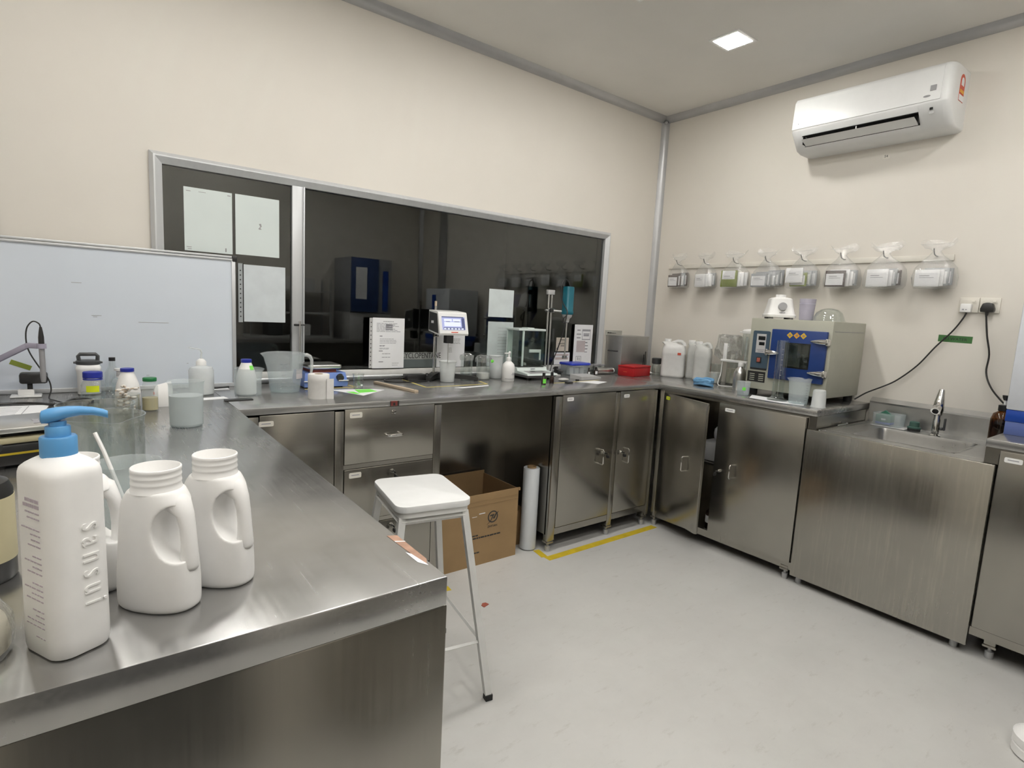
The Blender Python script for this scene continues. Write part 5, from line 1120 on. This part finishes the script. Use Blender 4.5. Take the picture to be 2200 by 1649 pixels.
MB().box((-0.100, 0.100, 0.07), (-0.060, 0.1085, 0.272), 0.002).box((-0.072, -0.019, 0.07), (-0.060, -0.012, 0.272), 0.001).build('rear_column', MINT, g)
MB().box((-0.020, -0.019, 0.148), (0.060, -0.010, 0.166), 0.002).box((0.052, -0.019, 0.105), (0.062, -0.010, 0.166), 0.002).build('door_grip', MINT, g)
MB().lathe([(0, 0.0702), (0.010, 0.0702), (0.008, 0.085), (0.036, 0.087), (0.036, 0.089), (0, 0.089)], 24, Matrix.Translation((-0.005, 0.045, 0))).build('pan', CHROME, g)
# --- vials, caps, slips
def vial(x, y, label, h=0.062, r=0.0125, lab=None):
    g = thing('vial', label, 'vial', (x, y, ZT), 0)
    MB().lathe([(0, 0), (r*0.95, 0), (r, 0.0012), (r, h*0.52), (r*0.55, h*0.64), (r*0.5, h*0.70), (0, h*0.70)], 20).build('body', BROWNV, g)
    MB().lathe([(0, h*0.70), (r*0.66, h*0.70), (r*0.62, h*0.98), (r*0.5, h), (0, h)], 18).build('cap', BLACK, g)
    if lab: wrap_label(g, r, h*0.10, h*0.48, -2.6, -0.5, lab)
    return g
vial(-1.322, -0.399, 'small dark dropper vial with a pale green label', lab=LABG)
vial(-1.250, -0.383, 'small plain dark dropper vial beside the green-labelled one')
vial(-0.735, -0.150, 'tiny dark vial with a white label, left of the pair behind the grey tray', 0.05, 0.009, PAPER)
vial(-0.655, -0.135, 'tiny dark vial with a white label, right of the pair behind the grey tray', 0.052, 0.0115, PAPER)
tag(MB().box((-1.165, -0.418, ZT), (-1.120, -0.394, ZT+0.008), 0.003).build('black_cap', BLACK), 'flat black cap lying in front of the grey pebble-shaped mouse', 'cap')
tag(MB().lathe([(0, 0), (0.011, 0), (0.011, 0.009), (0, 0.009)], 16, Matrix.Translation((-1.02, -0.345, ZT+0.0008))).build('black_cap', BLACK), 'small round black cap lying on the yellow tape', 'cap')
tag(MB().prism([(-1.05, -0.372), (-0.90, -0.365), (-0.862, -0.430), (-0.99, -0.480)], ZT, ZT+0.0008).build('paper_slip', PAPER, smooth=False), 'white paper slip at the front edge before the grey tray', 'paper')
tag(MB().prism([(-1.86, -0.372), (-1.64, -0.340), (-1.655, -0.365), (-1.83, -0.396)], ZT, ZT+0.0006).build('paper_slip', PAPER, smooth=False), 'white paper slip at the front edge below the viscometer', 'paper')
tag(MB().sphere((-1.105, -0.320, ZT+0.009), 0.03, sc=(1.2, 0.75, 0.3)).build('mouse', LGREY), 'small grey pebble-shaped computer mouse by the dark vials', 'mouse')
g = thing('sloped_tray', 'flat grey wedge tray lying right of the stirrer base', 'tray', (-0.865, -0.262, ZT), math.radians(8))
MB().loft([[(x, -0.040, 0), (x, 0.045, 0), (x, 0.045, z), (x, -0.040, z*0.7)] for x, z in ((-0.10, 0.026), (0.06, 0.022), (0.095, 0.012))]).build('tray', LGREY, g, smooth=False)
# --- overhead stirrer on its stand
g = thing('stirrer_stand', 'twin-rod steel stand carrying the teal stirrer motor', 'stand', (-1.035, -0.085, ZT))
MB().box((-0.06, -0.07, 0), (0.06, 0.055, 0.012), 0.003).box((-0.028, -0.03, 0.012), (0.028, 0.03, 0.035), 0.006).build('base', LGREY, g)
for x in (-0.012, 0.012): MB().tube([(x, 0, 0.03), (x, 0, 0.50)], 0.006, 14).build('rod', BARE, g)
MB().box((-0.026, -0.010, 0.488), (0.026, 0.010, 0.516), 0.002).build('top_bracket', LGREY, g)
MB().box((-0.026, -0.022, 0.382), (0.024, 0.012, 0.408), 0.004).tube([(-0.044, -0.006, 0.395), (-0.026, -0.006, 0.395)], 0.005, 8).tube([(0.0, -0.022, 0.395), (0.05, -0.050, 0.392), (0.072, -0.062, 0.39)], 0.006, 8).build('boss', BARE, g)
MB().lathe([(0, 0), (0.013, 0), (0.011, 0.016), (0, 0.018)], 16, Matrix.Translation((-0.012, -0.022, 0.395)) @ Euler((PI/2, 0, 0)).to_matrix().to_4x4()).build('clamp_knob', BLACK, g)
MB().box((0.03, -0.05, 0.020), (0.055, -0.035, 0.06), 0.004).tube([(0.03, -0.03, 0.05), (0.07, -0.08, 0.03)], 0.006, 8).build('low_clamp', BLACK, g)
g = thing('overhead_stirrer', 'teal overhead stirrer motor with a hanging shaft at the right of the window', 'stirrer', (-0.955, -0.155, ZT))
MB().loft([srect(0.062*k, 0.058*k, z, 0.014) for k, z in ((.9, .375), (1, .382), (1, .395), (.92, .40), (.92, .53), (.85, .54))]).build('motor', TEAL, g)
MB().lathe([(0, 0.374), (0.030, 0.374), (0.028, 0.362), (0.016, 0.350), (0.013, 0.330), (0.006, 0.325), (0, 0.325)], 24).build('chuck', LGREY, g)
MB().tube([(0, 0, 0.325), (0, 0, 0.115)], 0.0045, 12).box((-0.018, -0.002, 0.110), (0.018, 0.002, 0.128)).build('shaft', BARE, g)
MB().tube([(0.010, 0, 0.538), (-0.004, 0.006, 0.575), (-0.03, 0.012, 0.578), (-0.048, 0.012, 0.54), (-0.045, 0.005, 0.46), (-0.030, -0.028, 0.40), (-0.036, -0.036, 0.372), (-0.058, -0.034, 0.352), (-0.060, -0.03, 0.325), (-0.042, -0.032, 0.335), (-0.032, -0.032, 0.38), (-0.044, -0.030, 0.30), (-0.066, -0.02, 0.20), (-0.095, -0.005, 0.10), (-0.13, -0.02, 0.03), (-0.155, -0.03, 0.006)], 0.0034, 8, curve=6).build('lead', BLACK, g)
# --- tub with blue lid, jars, tube, steel box, red box
g = thing('storage_tub', 'clear tub with a royal blue lid under the notices', 'tub', (-0.815, -0.105, ZT))
MB().loft([srect(0.165*k, 0.110*k, z, 0.02) for k, z in ((.90, 0), (.93, .003), (1.0, .070), (.985, .0705), (.915, .005), (.6, .0045))], True, True).build('body', PP, g)
MB().loft([srect(0.178*k, 0.122*k, z, 0.022) for k, z in ((.97, .066), (1, .068), (1, .076), (.96, .080))]).build('lid', LIDB, g)
for k in range(3):
    tag(MB().box((-0.872+0.045*k, -0.125, ZT+0.006), (-0.842+0.045*k, -0.090, ZT+0.05), 0.004).build('sample_packet', SACHW), 'pale packet inside the blue-lidded tub', 'packet', 'packets in the blue-lidded tub')
for k, (x, nm) in enumerate(((-0.632, 'leftmost'), (-0.575, 'middle'), (-0.518, 'rightmost'))):
    g = thing('sample_jar', 'metal-lidded small jar under the window end, %s of the three' % nm, 'jar', (x, -0.052, ZT), 0, 'small jars under the window end')
    MB().lathe(vessel([(0.020, 0), (0.024, 0.003), (0.024, 0.042), (0.021, 0.047)], 0.0012), 24).build('body', GLASS, g)
    MB().lathe([(0, 0.0472), (0.023, 0.0472), (0.0235, 0.049), (0.0235, 0.058), (0.022, 0.059), (0, 0.059)], 24).build('lid', GREY, g)
g = thing('metal_tube', 'grey metal tube lying on its side left of the red box', 'tube', (-0.565, -0.115, ZT+0.022))
MB().lathe([(0, -0.06), (0.022, -0.06), (0.022, 0.07), (0, 0.07)], 28, Euler((0, PI/2, -0.10)).to_matrix().to_4x4()).build('tube', BARE, g)
MB().lathe([(0, 0.0702), (0.018, 0.0702), (0.018, 0.082), (0, 0.082)], 24, Euler((0, PI/2, -0.10)).to_matrix().to_4x4()).build('cap', WHITE, g)
g = thing('steel_case', 'upright sheet-steel case standing behind the red box in the corner', 'case', (-0.440, -0.149, ZT))
MB().box((0, 0, 0), (0.268, 0.006, 0.252), 0.001).box((0, 0.006, 0), (0.006, 0.142, 0.252)).box((0.262, 0.006, 0), (0.268, 0.142, 0.252)).box((0.006, 0.136, 0), (0.262, 0.142, 0.252)).box((-0.002, -0.003, 0.244), (0.270, 0.144, 0.253), 0.001).build('shell', SINKM, g, smooth=False)
MB().tube([(0, 0.035, 0.15), (-0.018, 0.037, 0.15), (-0.018, 0.105, 0.15), (0, 0.107, 0.15)], 0.004, 8).build('handle', DARKG, g)
MB().box((0.225, -0.0015, 0.04), (0.232, -0.0002, 0.13)).box((0.243, -0.0015, 0.03), (0.249, -0.0002, 0.15)).build('slot', BLACKM, g, smooth=False)
g = thing('red_box', 'low bright red plastic box at the inner corner of the benches', 'box', (-0.481, -0.299, ZT), math.radians(7.8))
MB().box((0, 0, 0), (0.20, 0.120, 0.055), 0.003).build('tray', REDB, g)
MB().box((-0.002, -0.002, 0.0552), (0.202, 0.121, 0.068), 0.004).build('lid', REDB, g)
MB().box((-0.0006, 0.05, 0.026), (0.0, 0.078, 0.031)).build('marking', REDS, g, smooth=False)
# ================================================================== THINGS ON THE RIGHT BENCH
g = thing('lidded_glass', 'glass vessel with a black lid in the corner beside the jerrycans', 'jar', (-0.150, -0.215, ZT))
MB().lathe(vessel([(0.026, 0), (0.030, 0.003), (0.030, 0.055), (0.022, 0.072)], 0.0014), 24).build('body', GLASS, g)
MB().lathe([(0, 0.0722), (0.030, 0.0722), (0.033, 0.08), (0.033, 0.108), (0.028, 0.112), (0, 0.112)], 24).build('lid', DARKG, g)
g2 = tag(MB().sphere((-0.205, -0.205, ZT+0.009), 0.016, sc=(1, 1.1, 0.55)).jitter(0.003, 4).build('tissue_scrap', TISSUE), 'crumpled white tissue in the bench corner by the red box', 'tissue')
def jerrycan(x, y, rot, label, W_, D_, h, mat, lab=None):
    g = thing('jerrycan', label, 'jerrycan', (x, y, ZT), math.radians(rot), 'white jerrycans')
    def rr(k, kd, z, r=0.022, sh=0): return [(px+sh, py, z) for px, py in rrect(W_*k, D_*kd, r, 5)]
    MB().loft([rr(.92, .92, 0), rr(.99, .99, .006), rr(1, 1, .016), rr(.985, .985, .022), rr(.985, .985, .60*h), rr(1, 1, .62*h), rr(.985, .985, .64*h), rr(.97, .97, .74*h), rr(.86, .86, .84*h), rr(.62, .68, .905*h, .02, -0.04*W_/.17), rr(.40, .55, .93*h, .018, -0.045*W_/.17)]).build('body', mat, g)
    MB().tube([(-0.015, 0, .90*h), (0.02, 0, .955*h), (0.05*W_/.17, 0, .945*h), (0.066*W_/.17, 0, .90*h), (0.072*W_/.17, 0, .83*h)], [0.012, 0.012, 0.012, 0.012, 0.014], 12).build('handle', mat, g)
    MB().lathe([(0, .928*h), (0.018, .928*h), (0.022, .933*h), (0.022, .995*h), (0.020, h), (0, h)], 28, Matrix.Translation((-0.052*W_/.17, 0, 0))).build('cap', WHITE, g)
    if lab: MB().box((0.030, -D_*0.5-0.0008, .595*h), (0.052, -D_*0.5+0.002, .595*h+.016)).build('sticker', lab, g, smooth=False)
    return g
jerrycan(-0.150, -0.350, -62, 'white jerrycan with a small red sticker, front of the group in the corner', 0.150, 0.105, 0.250, PPJ, REDS)
jerrycan(-0.066, -0.452, -80, 'white jerrycan half hidden between the two front ones', 0.085, 0.085, 0.250, PPJ2)
jerrycan(-0.125, -0.555, -70, 'translucent pale jerrycan next to the powder jars', 0.105, 0.085, 0.248, PPJ2)
beaker('powder_jar', 'clear jar half full of white powder in front of the crumpled film', -0.150, -0.668, 0.040, 0.120, GLASS, 0.0014, amp=0, fill=0.065, fillmat=POWDER, cat='jar')
beaker('powder_jar', 'clear jar of cream powder under the crumpled film', -0.062, -0.735, 0.042, 0.135, GLASS, 0.0014, amp=0, fill=0.095, fillmat=POWDERC, cat='jar')
rings = []; rn = random.Random(31)
for z, k in ((0.995, 0.35), (1.010, 0.75), (1.03, 1.0), (1.06, 1.08), (1.10, 1.02), (1.135, 0.95), (1.150, 0.8), (1.146, 0.4), (1.14, 0.1)):
    rings.append([(-0.085+(0.052*k+rn.uniform(-.018, .018))*math.cos(2*PI*q/30), -0.705+(0.078*k+rn.uniform(-.018, .018))*math.sin(2*PI*q/30), z+rn.uniform(-.009, .009)) for q in range(30)])
tag(MB().loft(rings, True, True).build('crumpled_film', FILM2, angle=10), 'shiny crumpled clear film bag on top of the powder jars', 'bag')
g = thing('wire_rack', 'white bent-wire rack with a flat white bar, behind the aluminium bottle', 'rack', (-0.215, -0.745, ZT))
MB().box((-0.008, -0.165, 0.146), (0.008, 0.004, 0.160), 0.002).box((-0.004, -0.030, 0.160), (0.004, -0.006, 0.255), 0.002).build('bar', WHITE, g)
MB().tube([(0, -0.004, 0.150), (0, -0.002, 0.075), (-0.012, -0.004, 0.05), (-0.018, -0.004, 0.003), (-0.018, -0.075, 0.003), (0.016, -0.150, 0.003), (0.006, -0.158, 0.06), (0, -0.160, 0.150)], 0.0028, 8, curve=6).build('wire', WHITE, g)
g = thing('blender_jar', 'tall clear blender jar with a white lid standing left of the oven', 'blender jar', (-0.110, -0.855, ZT))
MB().lathe(vessel([(0.034, 0.07), (0.038, 0.09), (0.046, 0.318)], 0.002), 32).build('wall', GLASS, g)
MB().lathe([(0, 0), (0.044, 0), (0.044, 0.03), (0.034, 0.05), (0.034, 0.0698), (0, 0.0698)], 32).build('base_collar', PPL, g)
MB().lathe([(0, 0.0722), (0.012, 0.0722), (0.010, 0.085), (0, 0.086)], 16).box((-0.022, -0.004, 0.084), (0.022, 0.004, 0.088)).build('blades', BARE, g)
MB().lathe([(0, 0.3185), (0.049, 0.3185), (0.050, 0.322), (0.050, 0.334), (0.040, 0.342), (0.020, 0.345), (0, 0.346)], 32).box((-0.012, 0.045, 0.322), (0.012, 0.068, 0.328), 0.002).build('lid', WHITE, g)
MB().box((-0.042, -0.006, 0.11), (-0.036, 0.006, 0.30), 0.002).build('rib', PP, g)
g = thing('gloves', 'crumpled pale blue nitrile gloves on the right bench', 'gloves', (-0.365, -0.735, ZT))
rn = random.Random(77); mb = MB()
for k in range(9):
    a0 = rn.uniform(0, 2*PI); rad = rn.uniform(0.028, 0.050); pts = []
    for q in range(8):
        a = a0+q*0.55; pts.append((rad*math.cos(a)*0.85, rad*math.sin(a)*1.25, 0.010+0.0035*k*0.9+0.006*math.sin(a*2+k)))
    mb.tube(pts, [0.006, 0.009, 0.0105, 0.0095, 0.0115, 0.010, 0.009, 0.006], 8, flat=0.6)
mb.sphere((0, 0, 0.012), 0.045, sc=(0.9, 1.3, 0.28)); mb.jitter(0.0015, 5)
for v in mb.bm.verts: v.co.z = max(v.co.z, 0.0003)
mb.build('glove', GLOVE, g)
bottle('aluminium_bottle', 'silver aluminium bottle with a white cap, left of the oven front', -0.300, -0.922, [(0.033, 0), (0.035, 0.003), (0.035, 0.088), (0.0335, 0.100), (0.026, 0.118), (0.016, 0.128), (0.014, 0.132)], BARE, [(0.016, 0.1322), (0.0165, 0.134), (0.0165, 0.156), (0.015, 0.158)], WHITE)
g = beaker('plastic_beaker', 'small clear beaker with a green square label by the oven corner', -0.484, -1.056, 0.030, 0.072, PP, 0.0012, rt=0.034, amp=0.005, fill=0.018, fillmat=LIQC)
wrap_label(g, 0.0318, 0.028, 0.044, -2.75, -2.25, LABG)
# --- oven
g = thing('oven', 'grey-green laboratory oven with a blue door on the right bench', 'oven', (-0.410, -1.020, ZT), (0, 0, -PI/2))
OW, OD, O0, O1 = 0.42, 0.375, 0.034, 0.410
MB().box((0, 0, O0), (OW, OD, O1), 0.004).build('casing', OVENG, g)
for x in (0.03, OW-0.03):
    for y in (0.04, OD-0.04): MB().lathe([(0, 0), (0.018, 0), (0.02, 0.004), (0.02, O0), (0, O0)], 16, Matrix.Translation((x, y, 0))).build('foot', BLACKM, g)
MB().prism([(x, z) for x, z in rrect(0.093, 0.206, 0.008, 4, 0.0665, 0.241)], 0, 0.003, Matrix.Translation((0, -0.0002, 0)) @ Euler((PI/2, 0, 0)).to_matrix().to_4x4()).build('control_panel', PANELB, g, smooth=False)
MB().box((0.042, -0.0042, 0.228), (0.094, -0.0033, 0.328)).build('instrument_plate', LGREY, g, smooth=False)
for (a_, b_) in (((0.052, 0.296), (0.090, 0.316)), ((0.058, 0.268), (0.088, 0.285))): MB().box((a_[0], -0.0052, a_[1]), (b_[0], -0.0043, b_[1])).build('display', LENSD, g, smooth=False)
mb = MB().box((0.048, -0.0050, 0.244), (0.090, -0.0043, 0.247))
for k in range(4): mb.box((0.055+0.008*k, -0.005, 0.234), (0.061+0.008*k, -0.0043, 0.239))
mb.build('buttons', INK, g, smooth=False)
MB().box((0.053, -0.0075, 0.175), (0.079, -0.0033, 0.205), 0.001).build('switch_frame', BLACKM, g); MB().box((0.057, -0.0105, 0.179), (0.075, -0.0076, 0.201), 0.002).build('power_switch', RUST, g)
MB().box((0.021, -0.0038, 0.138), (0.112, -0.0033, 0.147)).build('panel_base', BLACKM, g, smooth=False)
vt = MB().box((0.010, -0.0015, 0.072), (0.108, -0.0003, 0.128)).build('vent_plate', BLACKM, g, smooth=False)
mb = MB()
for cx in (0.022, 0.072):
    for k in range(4): mb.box((cx, -0.003, 0.080+0.0105*k), (cx+0.028, -0.0015, 0.084+0.0105*k), 0.001)
mb.build('vent_slats', OVENG, vt)
dr = MB().box((0.128, -0.018, 0.102), (0.404, -0.0003, 0.358), 0.004).build('door', OVENB, g)
dr2 = MB().box((0.206, -0.0195, 0.166), (0.332, -0.0182, 0.294), 0.0005).build('door_window', LENSD, dr)
MB().box((0.213, -0.0205, 0.173), (0.325, -0.0196, 0.287), 0.0004).build('window_glass', GLASSB, dr)
wd = MB()
for cx in (0.224, 0.258, 0.292): wd.prism([(cx-0.016, 0.331), (cx, 0.315), (cx+0.016, 0.331), (cx, 0.347)], 0, 0.0005, Matrix.Translation((0, -0.0182, 0)) @ Euler((PI/2, 0, 0)).to_matrix().to_4x4())
for k, cx in enumerate((0.224, 0.258, 0.292)):
    d_ = MB().prism([(cx-0.016, 0.331), (cx, 0.315), (cx+0.016, 0.331), (cx, 0.347)], 0, 0.0005, Matrix.Translation((0, -0.0182, 0)) @ Euler((PI/2, 0, 0)).to_matrix().to_4x4()).build('warning_diamond', ORANGE if k == 1 else LABY, dr, smooth=False)
    if k != 1: d_.data.materials[0] = solid('amber_print_%d' % k, (0.70, 0.46, 0.03), 0.5)
    MB().box((cx-0.006, -0.0192, 0.326), (cx+0.006, -0.0187, 0.336)).build('symbol', TAPEB, d_, smooth=False)
wd.bm.free()
def bullet(z, x0, x1, parent, name):
    n = 9; rings = []
    for k in range(n):
        t_ = k/(n-1); x = x0+(x1-x0)*t_; rr_ = 0.013*(1-0.9*t_**2.2)+0.0012
        rings.append([(x, -0.030+rr_*0.8*math.cos(2*PI*q/14), z+rr_*math.sin(2*PI*q/14)) for q in range(14)])
    sx = 1 if x1 > x0 else -1
    return MB().loft(rings).box((x0-0.010 if sx > 0 else x0-0.004, -0.034, z-0.017), (x0+0.004 if sx > 0 else x0+0.010, -0.0005, z+0.017), 0.004).build(name, CHROME, parent)
bullet(0.308, 0.408, 0.335, g, 'hinge'); bullet(0.153, 0.408, 0.335, g, 'hinge'); bullet(0.236, 0.118, 0.182, g, 'latch')
MB().box((OW, 0.02, O1-0.05), (OW+0.001, OD-0.02, O1-0.048)).build('seam', INK, g, smooth=False)
# on top of the oven
ZO = ZT + O1 + 0.0004
g = thing('blender_motor', 'white blender motor base with a grey dial on top of the oven', 'blender', (-0.250, -1.082, ZO), math.radians(-50))
MB().loft([srect(0.145*k, 0.145*k, z, 0.02) for k, z in ((1, .010), (1.02, .022), (.93, .03), (.80, .078), (.74, .108), (.60, .114), (.34, .118))]).lathe([(0, .117), (0.026, .117), (0.025, .132), (0, .133)], 24).build('body', WHITE, g)
for sx in (-1, 1):
    for sy in (-1, 1): MB().lathe([(0, 0), (0.012, 0), (0.012, 0.011), (0, 0.011)], 14, Matrix.Translation((0.05*sx, 0.05*sy, 0))).build('foot', GREY, g)
MB().lathe([(0, 0), (0.022, 0), (0.021, 0.012), (0, 0.013)], 28, Matrix.Translation((0, -0.0615, 0.066)) @ Euler((PI/2-0.22, 0, 0)).to_matrix().to_4x4()).build('dial', GREY, g)
MB().box((-0.014, -0.0715, 0.034), (0.014, -0.068, 0.037)).build('dial_print', INK, g, smooth=False)
g = thing('plastic_cup', 'lilac plastic beaker on top of the oven, right of the blender base', 'cup', (-0.235, -1.222, ZO))
MB().lathe(vessel([(0.030, 0), (0.033, 0.003), (0.038, 0.085), (0.0385, 0.098), (0.0395, 0.112)], 0.0016), 32).build('wall', PPL, g)
MB().lathe([(0.0372, 0.085), (0.0388, 0.085), (0.0388, 0.088), (0.0372, 0.088)], 32, close=True).build('band', LILAC, g)
g = thing('glass_dome', 'upturned clear glass bowl on top of the oven', 'bowl', (-0.215, -1.328, ZO))
MB().lathe([(0.080, 0), (0.080, 0.003), (0.074, 0.008), (0.070, 0.022), (0.060, 0.044), (0.040, 0.060), (0.018, 0.066), (0, 0.067), (0, 0.0645), (0.018, 0.0635), (0.0385, 0.0575), (0.058, 0.042), (0.0675, 0.021), (0.0715, 0.007), (0.076, 0)], 40).build('wall', GLASS, g)
# before the oven
tag(MB().prism([(-0.425, -1.075), (-0.432, -1.36), (-0.520, -1.395), (-0.555, -1.30), (-0.548, -1.13)], ZT, ZT+0.0005).build('filter_sheet', PAPER, smooth=False), 'white sheet lying in front of the oven under the cylinder', 'paper')
g = thing('measuring_cylinder', 'tall clear measuring cylinder in front of the oven door', 'cylinder', (-0.478, -1.240, ZT+0.0007))
MB().lathe([(0, 0), (0.048, 0), (0.048, 0.005), (0.034, 0.012), (0.028, 0.018), (0.028, 0.300), (0.031, 0.303), (0.0295, 0.303), (0.0265, 0.300), (0.0265, 0.022), (0, 0.020)], 32).build('wall', GLASS, g)
mb = MB()
for k in range(9):
    zz = 0.05+0.026*k
    mb.loft([[(q*math.cos(p), q*math.sin(p), z_) for q, z_ in ((0.0283, zz), (0.0283, zz+0.0025), (0.0287, zz+0.0025), (0.0287, zz))] for p in (-2.75, -2.6, -2.45)])
mb.build('scale_marks', INK, g, smooth=False)
beaker('plastic_beaker', 'clear plastic beaker with a flared lip in front of the oven', -0.478, -1.345, 0.043, 0.125, PP, 0.0012, rt=0.050, spang=2.4, fill=0.030, fillmat=LIQC, amp=0.010, marks=True, z=ZT+0.0007)
g = thing('upturned_cup', 'small frosted cup standing upside down at the end of the right bench', 'cup', (-0.490, -1.448, ZT))
MB().lathe([(0.034, 0), (0.034, 0.003), (0.0315, 0.006), (0.0285, 0.074), (0.026, 0.082), (0.018, 0.085), (0, 0.085), (0, 0.0838), (0.0175, 0.0838), (0.025, 0.081), (0.0272, 0.074), (0.030, 0.006), (0.0325, 0)], 32).build('wall', PP2, g)
# --- around the sink
ZS = 0.7563
g = thing('sponge_caddy', 'clear caddy holding a green scourer behind the sink basin', 'caddy', (-0.090, -1.618, ZS), (0, 0, -PI/2))
MB().loft([srect(0.125*k, 0.080*k2, z, 0.010) for k, k2, z in ((.92, .9, .004), (.95, .94, .006), (1, 1, .066), (.985, .98, .0662), (.93, .91, .008), (.5, .5, .0075))]).build('box', PP, g)
MB().box((-0.066, -0.044, 0), (0.085, 0.040, 0.0038), 0.0015).build('tray', LGREY, g)
tag(MB().box((-0.113, -1.634, ZS+0.0088), (-0.062, -1.566, ZS+0.020), 0.003).build('sponge', SPONGEB), 'blue sponge layer at the bottom of the clear caddy', 'sponge')
s_ = thing('scourer', 'green scourer with a folded corner in the clear caddy', 'scourer', (-0.0875, -1.6, ZS+0.0205))
MB().box((-0.026, -0.034, 0), (0.026, 0.034, 0.036), 0.003).prism([(-0.03, 0.036), (0.03, 0.036), (0.0, 0.058)], -0.004, 0.004, Euler((PI/2, 0, PI/2)).to_matrix().to_4x4()).build('pad', SPONGE, s_)
MB().box((-0.0272, -0.012, 0.010), (-0.0262, 0.008, 0.018)).build('label', PAPER, s_, smooth=False)
g = thing('scrub_brush', 'round dull green scrub brush beside the clear caddy', 'brush', (-0.088, -1.728, ZS))
MB().lathe([(0, 0), (0.026, 0), (0.027, 0.012), (0, 0.012)], 28).build('bristles', BLACKM, g)
MB().lathe([(0, 0.0122), (0.028, 0.0122), (0.028, 0.018), (0.021, 0.021), (0.020, 0.042), (0.016, 0.045), (0, 0.045)], 28).build('grip', BRUSHG, g)
g = bottle('amber_bottle', 'amber glass bottle with a black dispenser cap right of the sink', -0.098, -2.050, [(0.038, 0), (0.041, 0.004), (0.041, 0.115), (0.034, 0.140), (0.020, 0.150), (0.017, 0.153)], AMBER, [(0.020, 0.1532), (0.021, 0.155), (0.021, 0.178), (0.010, 0.181)], BLACK, z=ZS, fill=[(0.036, 0.0014), (0.0395, 0.005), (0.0395, 0.11)], fillmat=AMBER)
MB().tube([(0, 0, 0.181), (0, 0, 0.200)], 0.005, 10).build('stem', WHITE, g)
MB().lathe([(0, 0.2002), (0.007, 0.2002), (0.012, 0.212), (0.013, 0.222), (0, 0.222)], 18).build('top_knob', BLACK, g)
# --- appliance at the right edge
g = thing('water_appliance', 'white bench appliance with a blue foot band, cut by the right edge', 'appliance', (-0.400, -2.112, ZT), (0, 0, -PI/2))
MB().box((0, 0, 0.098), (0.46, 0.34, 0.56), 0.006).build('casing', APPLW, g)
MB().box((0.004, 0.004, 0.0), (0.456, 0.335, 0.052), 0.002).build('foot_band', solid('appliance_pale_blue', (0.12, 0.17, 0.42), 0.3), g)
MB().box((0.002, 0.002, 0.0522), (0.458, 0.337, 0.0978), 0.002).build('blue_band', APPLB, g)
MB().box((0.26, -0.003, 0.14), (0.33, -0.0003, 0.50)).build('blue_stripe', APPLB, g, smooth=False)

# ================================================================== BEHIND THE CAMERA, SEEN AS REFLECTIONS IN THE WINDOW
u = thing('rear_bench', 'dark steel bench along the rear wall, seen only in reflections', 'bench', (-2.35, YS+0.005, 0))
MB().box((0, 0, 0.10), (1.75, 0.55, 0.815)).build('carcass', SVX, u, smooth=False); MB().box((0, 0, 0.816), (1.75, 0.57, 0.85), 0.003).build('top', TOPX, u)
MB().box((0.03, 0.05, 0), (1.72, 0.50, 0.10)).build('plinth', BLACKM, u, smooth=False)
g = thing('test_chamber', 'blue and grey test chamber on the rear bench, reflected in the window', 'chamber', (-1.02, YS+0.05, 0.8502))
MB().box((-0.05, 0, 0), (0.40, 0.45, 0.28), 0.004).build('lower_case', LGREY, g)
MB().box((-0.05, 0, 0.2805), (0.40, 0.46, 0.84), 0.004).build('casing', DIMG, g)
MB().box((-0.045, 0.4605, 0.29), (0.25, 0.475, 0.835), 0.003).build('door', DIMB, g); MB().box((0.0, 0.4755, 0.42), (0.12, 0.4765, 0.74)).build('notice', PAPER, g, smooth=False)
MB().box((0.30, 0.4605, 0.30), (0.36, 0.466, 0.72)).build('control_strip', APPLB, g, smooth=False)
g = thing('rear_shelf', 'open metal shelf with white tubs on the rear bench, reflected in the window', 'shelf', (-1.75, YS+0.05, 0.8502))
for z in (0.0, 0.24, 0.46): MB().box((-0.25, 0, z), (0.55, 0.30, z+0.018)).build('board', LGREY, g, smooth=False)
for x in (-0.24, 0.53):
    for y in (0.01, 0.28): MB().box((x, y, 0.018), (x+0.02, y+0.015, 0.60)).build('upright', ALUP, g, smooth=False)
for k, (x, z, c_) in enumerate(((-0.15, 0.258, HDPE), (0.02, 0.258, LGREY), (0.22, 0.258, HDPE), (-0.12, 0.478, HDPE), (0.10, 0.478, HDPE), (0.32, 0.478, LGREY), (0.0, 0.018, DARKG), (0.28, 0.018, HDPE))):
    tag(MB().box((-1.75+x-0.07, YS+0.10, 0.8506+z), (-1.75+x+0.07, YS+0.30, 0.8506+z+0.12), 0.01).build('storage_tub', c_), 'tub on the rear shelf, reflected in the window', 'tub', 'tubs on the rear shelf')
dd = structure(MB().box((-3.75, YS+0.0005, 0), (-2.75, YS+0.04, 2.1), 0.003).build('added_dark_door', DARKG)); MB().tube([(-2.86, YS+0.04, 0.98), (-2.86, YS+0.10, 0.98), (-2.98, YS+0.10, 0.98)], 0.009, 10).build('handle', CHROME, dd)  # unseen, added to give the end panel the camera holder's dark reflection
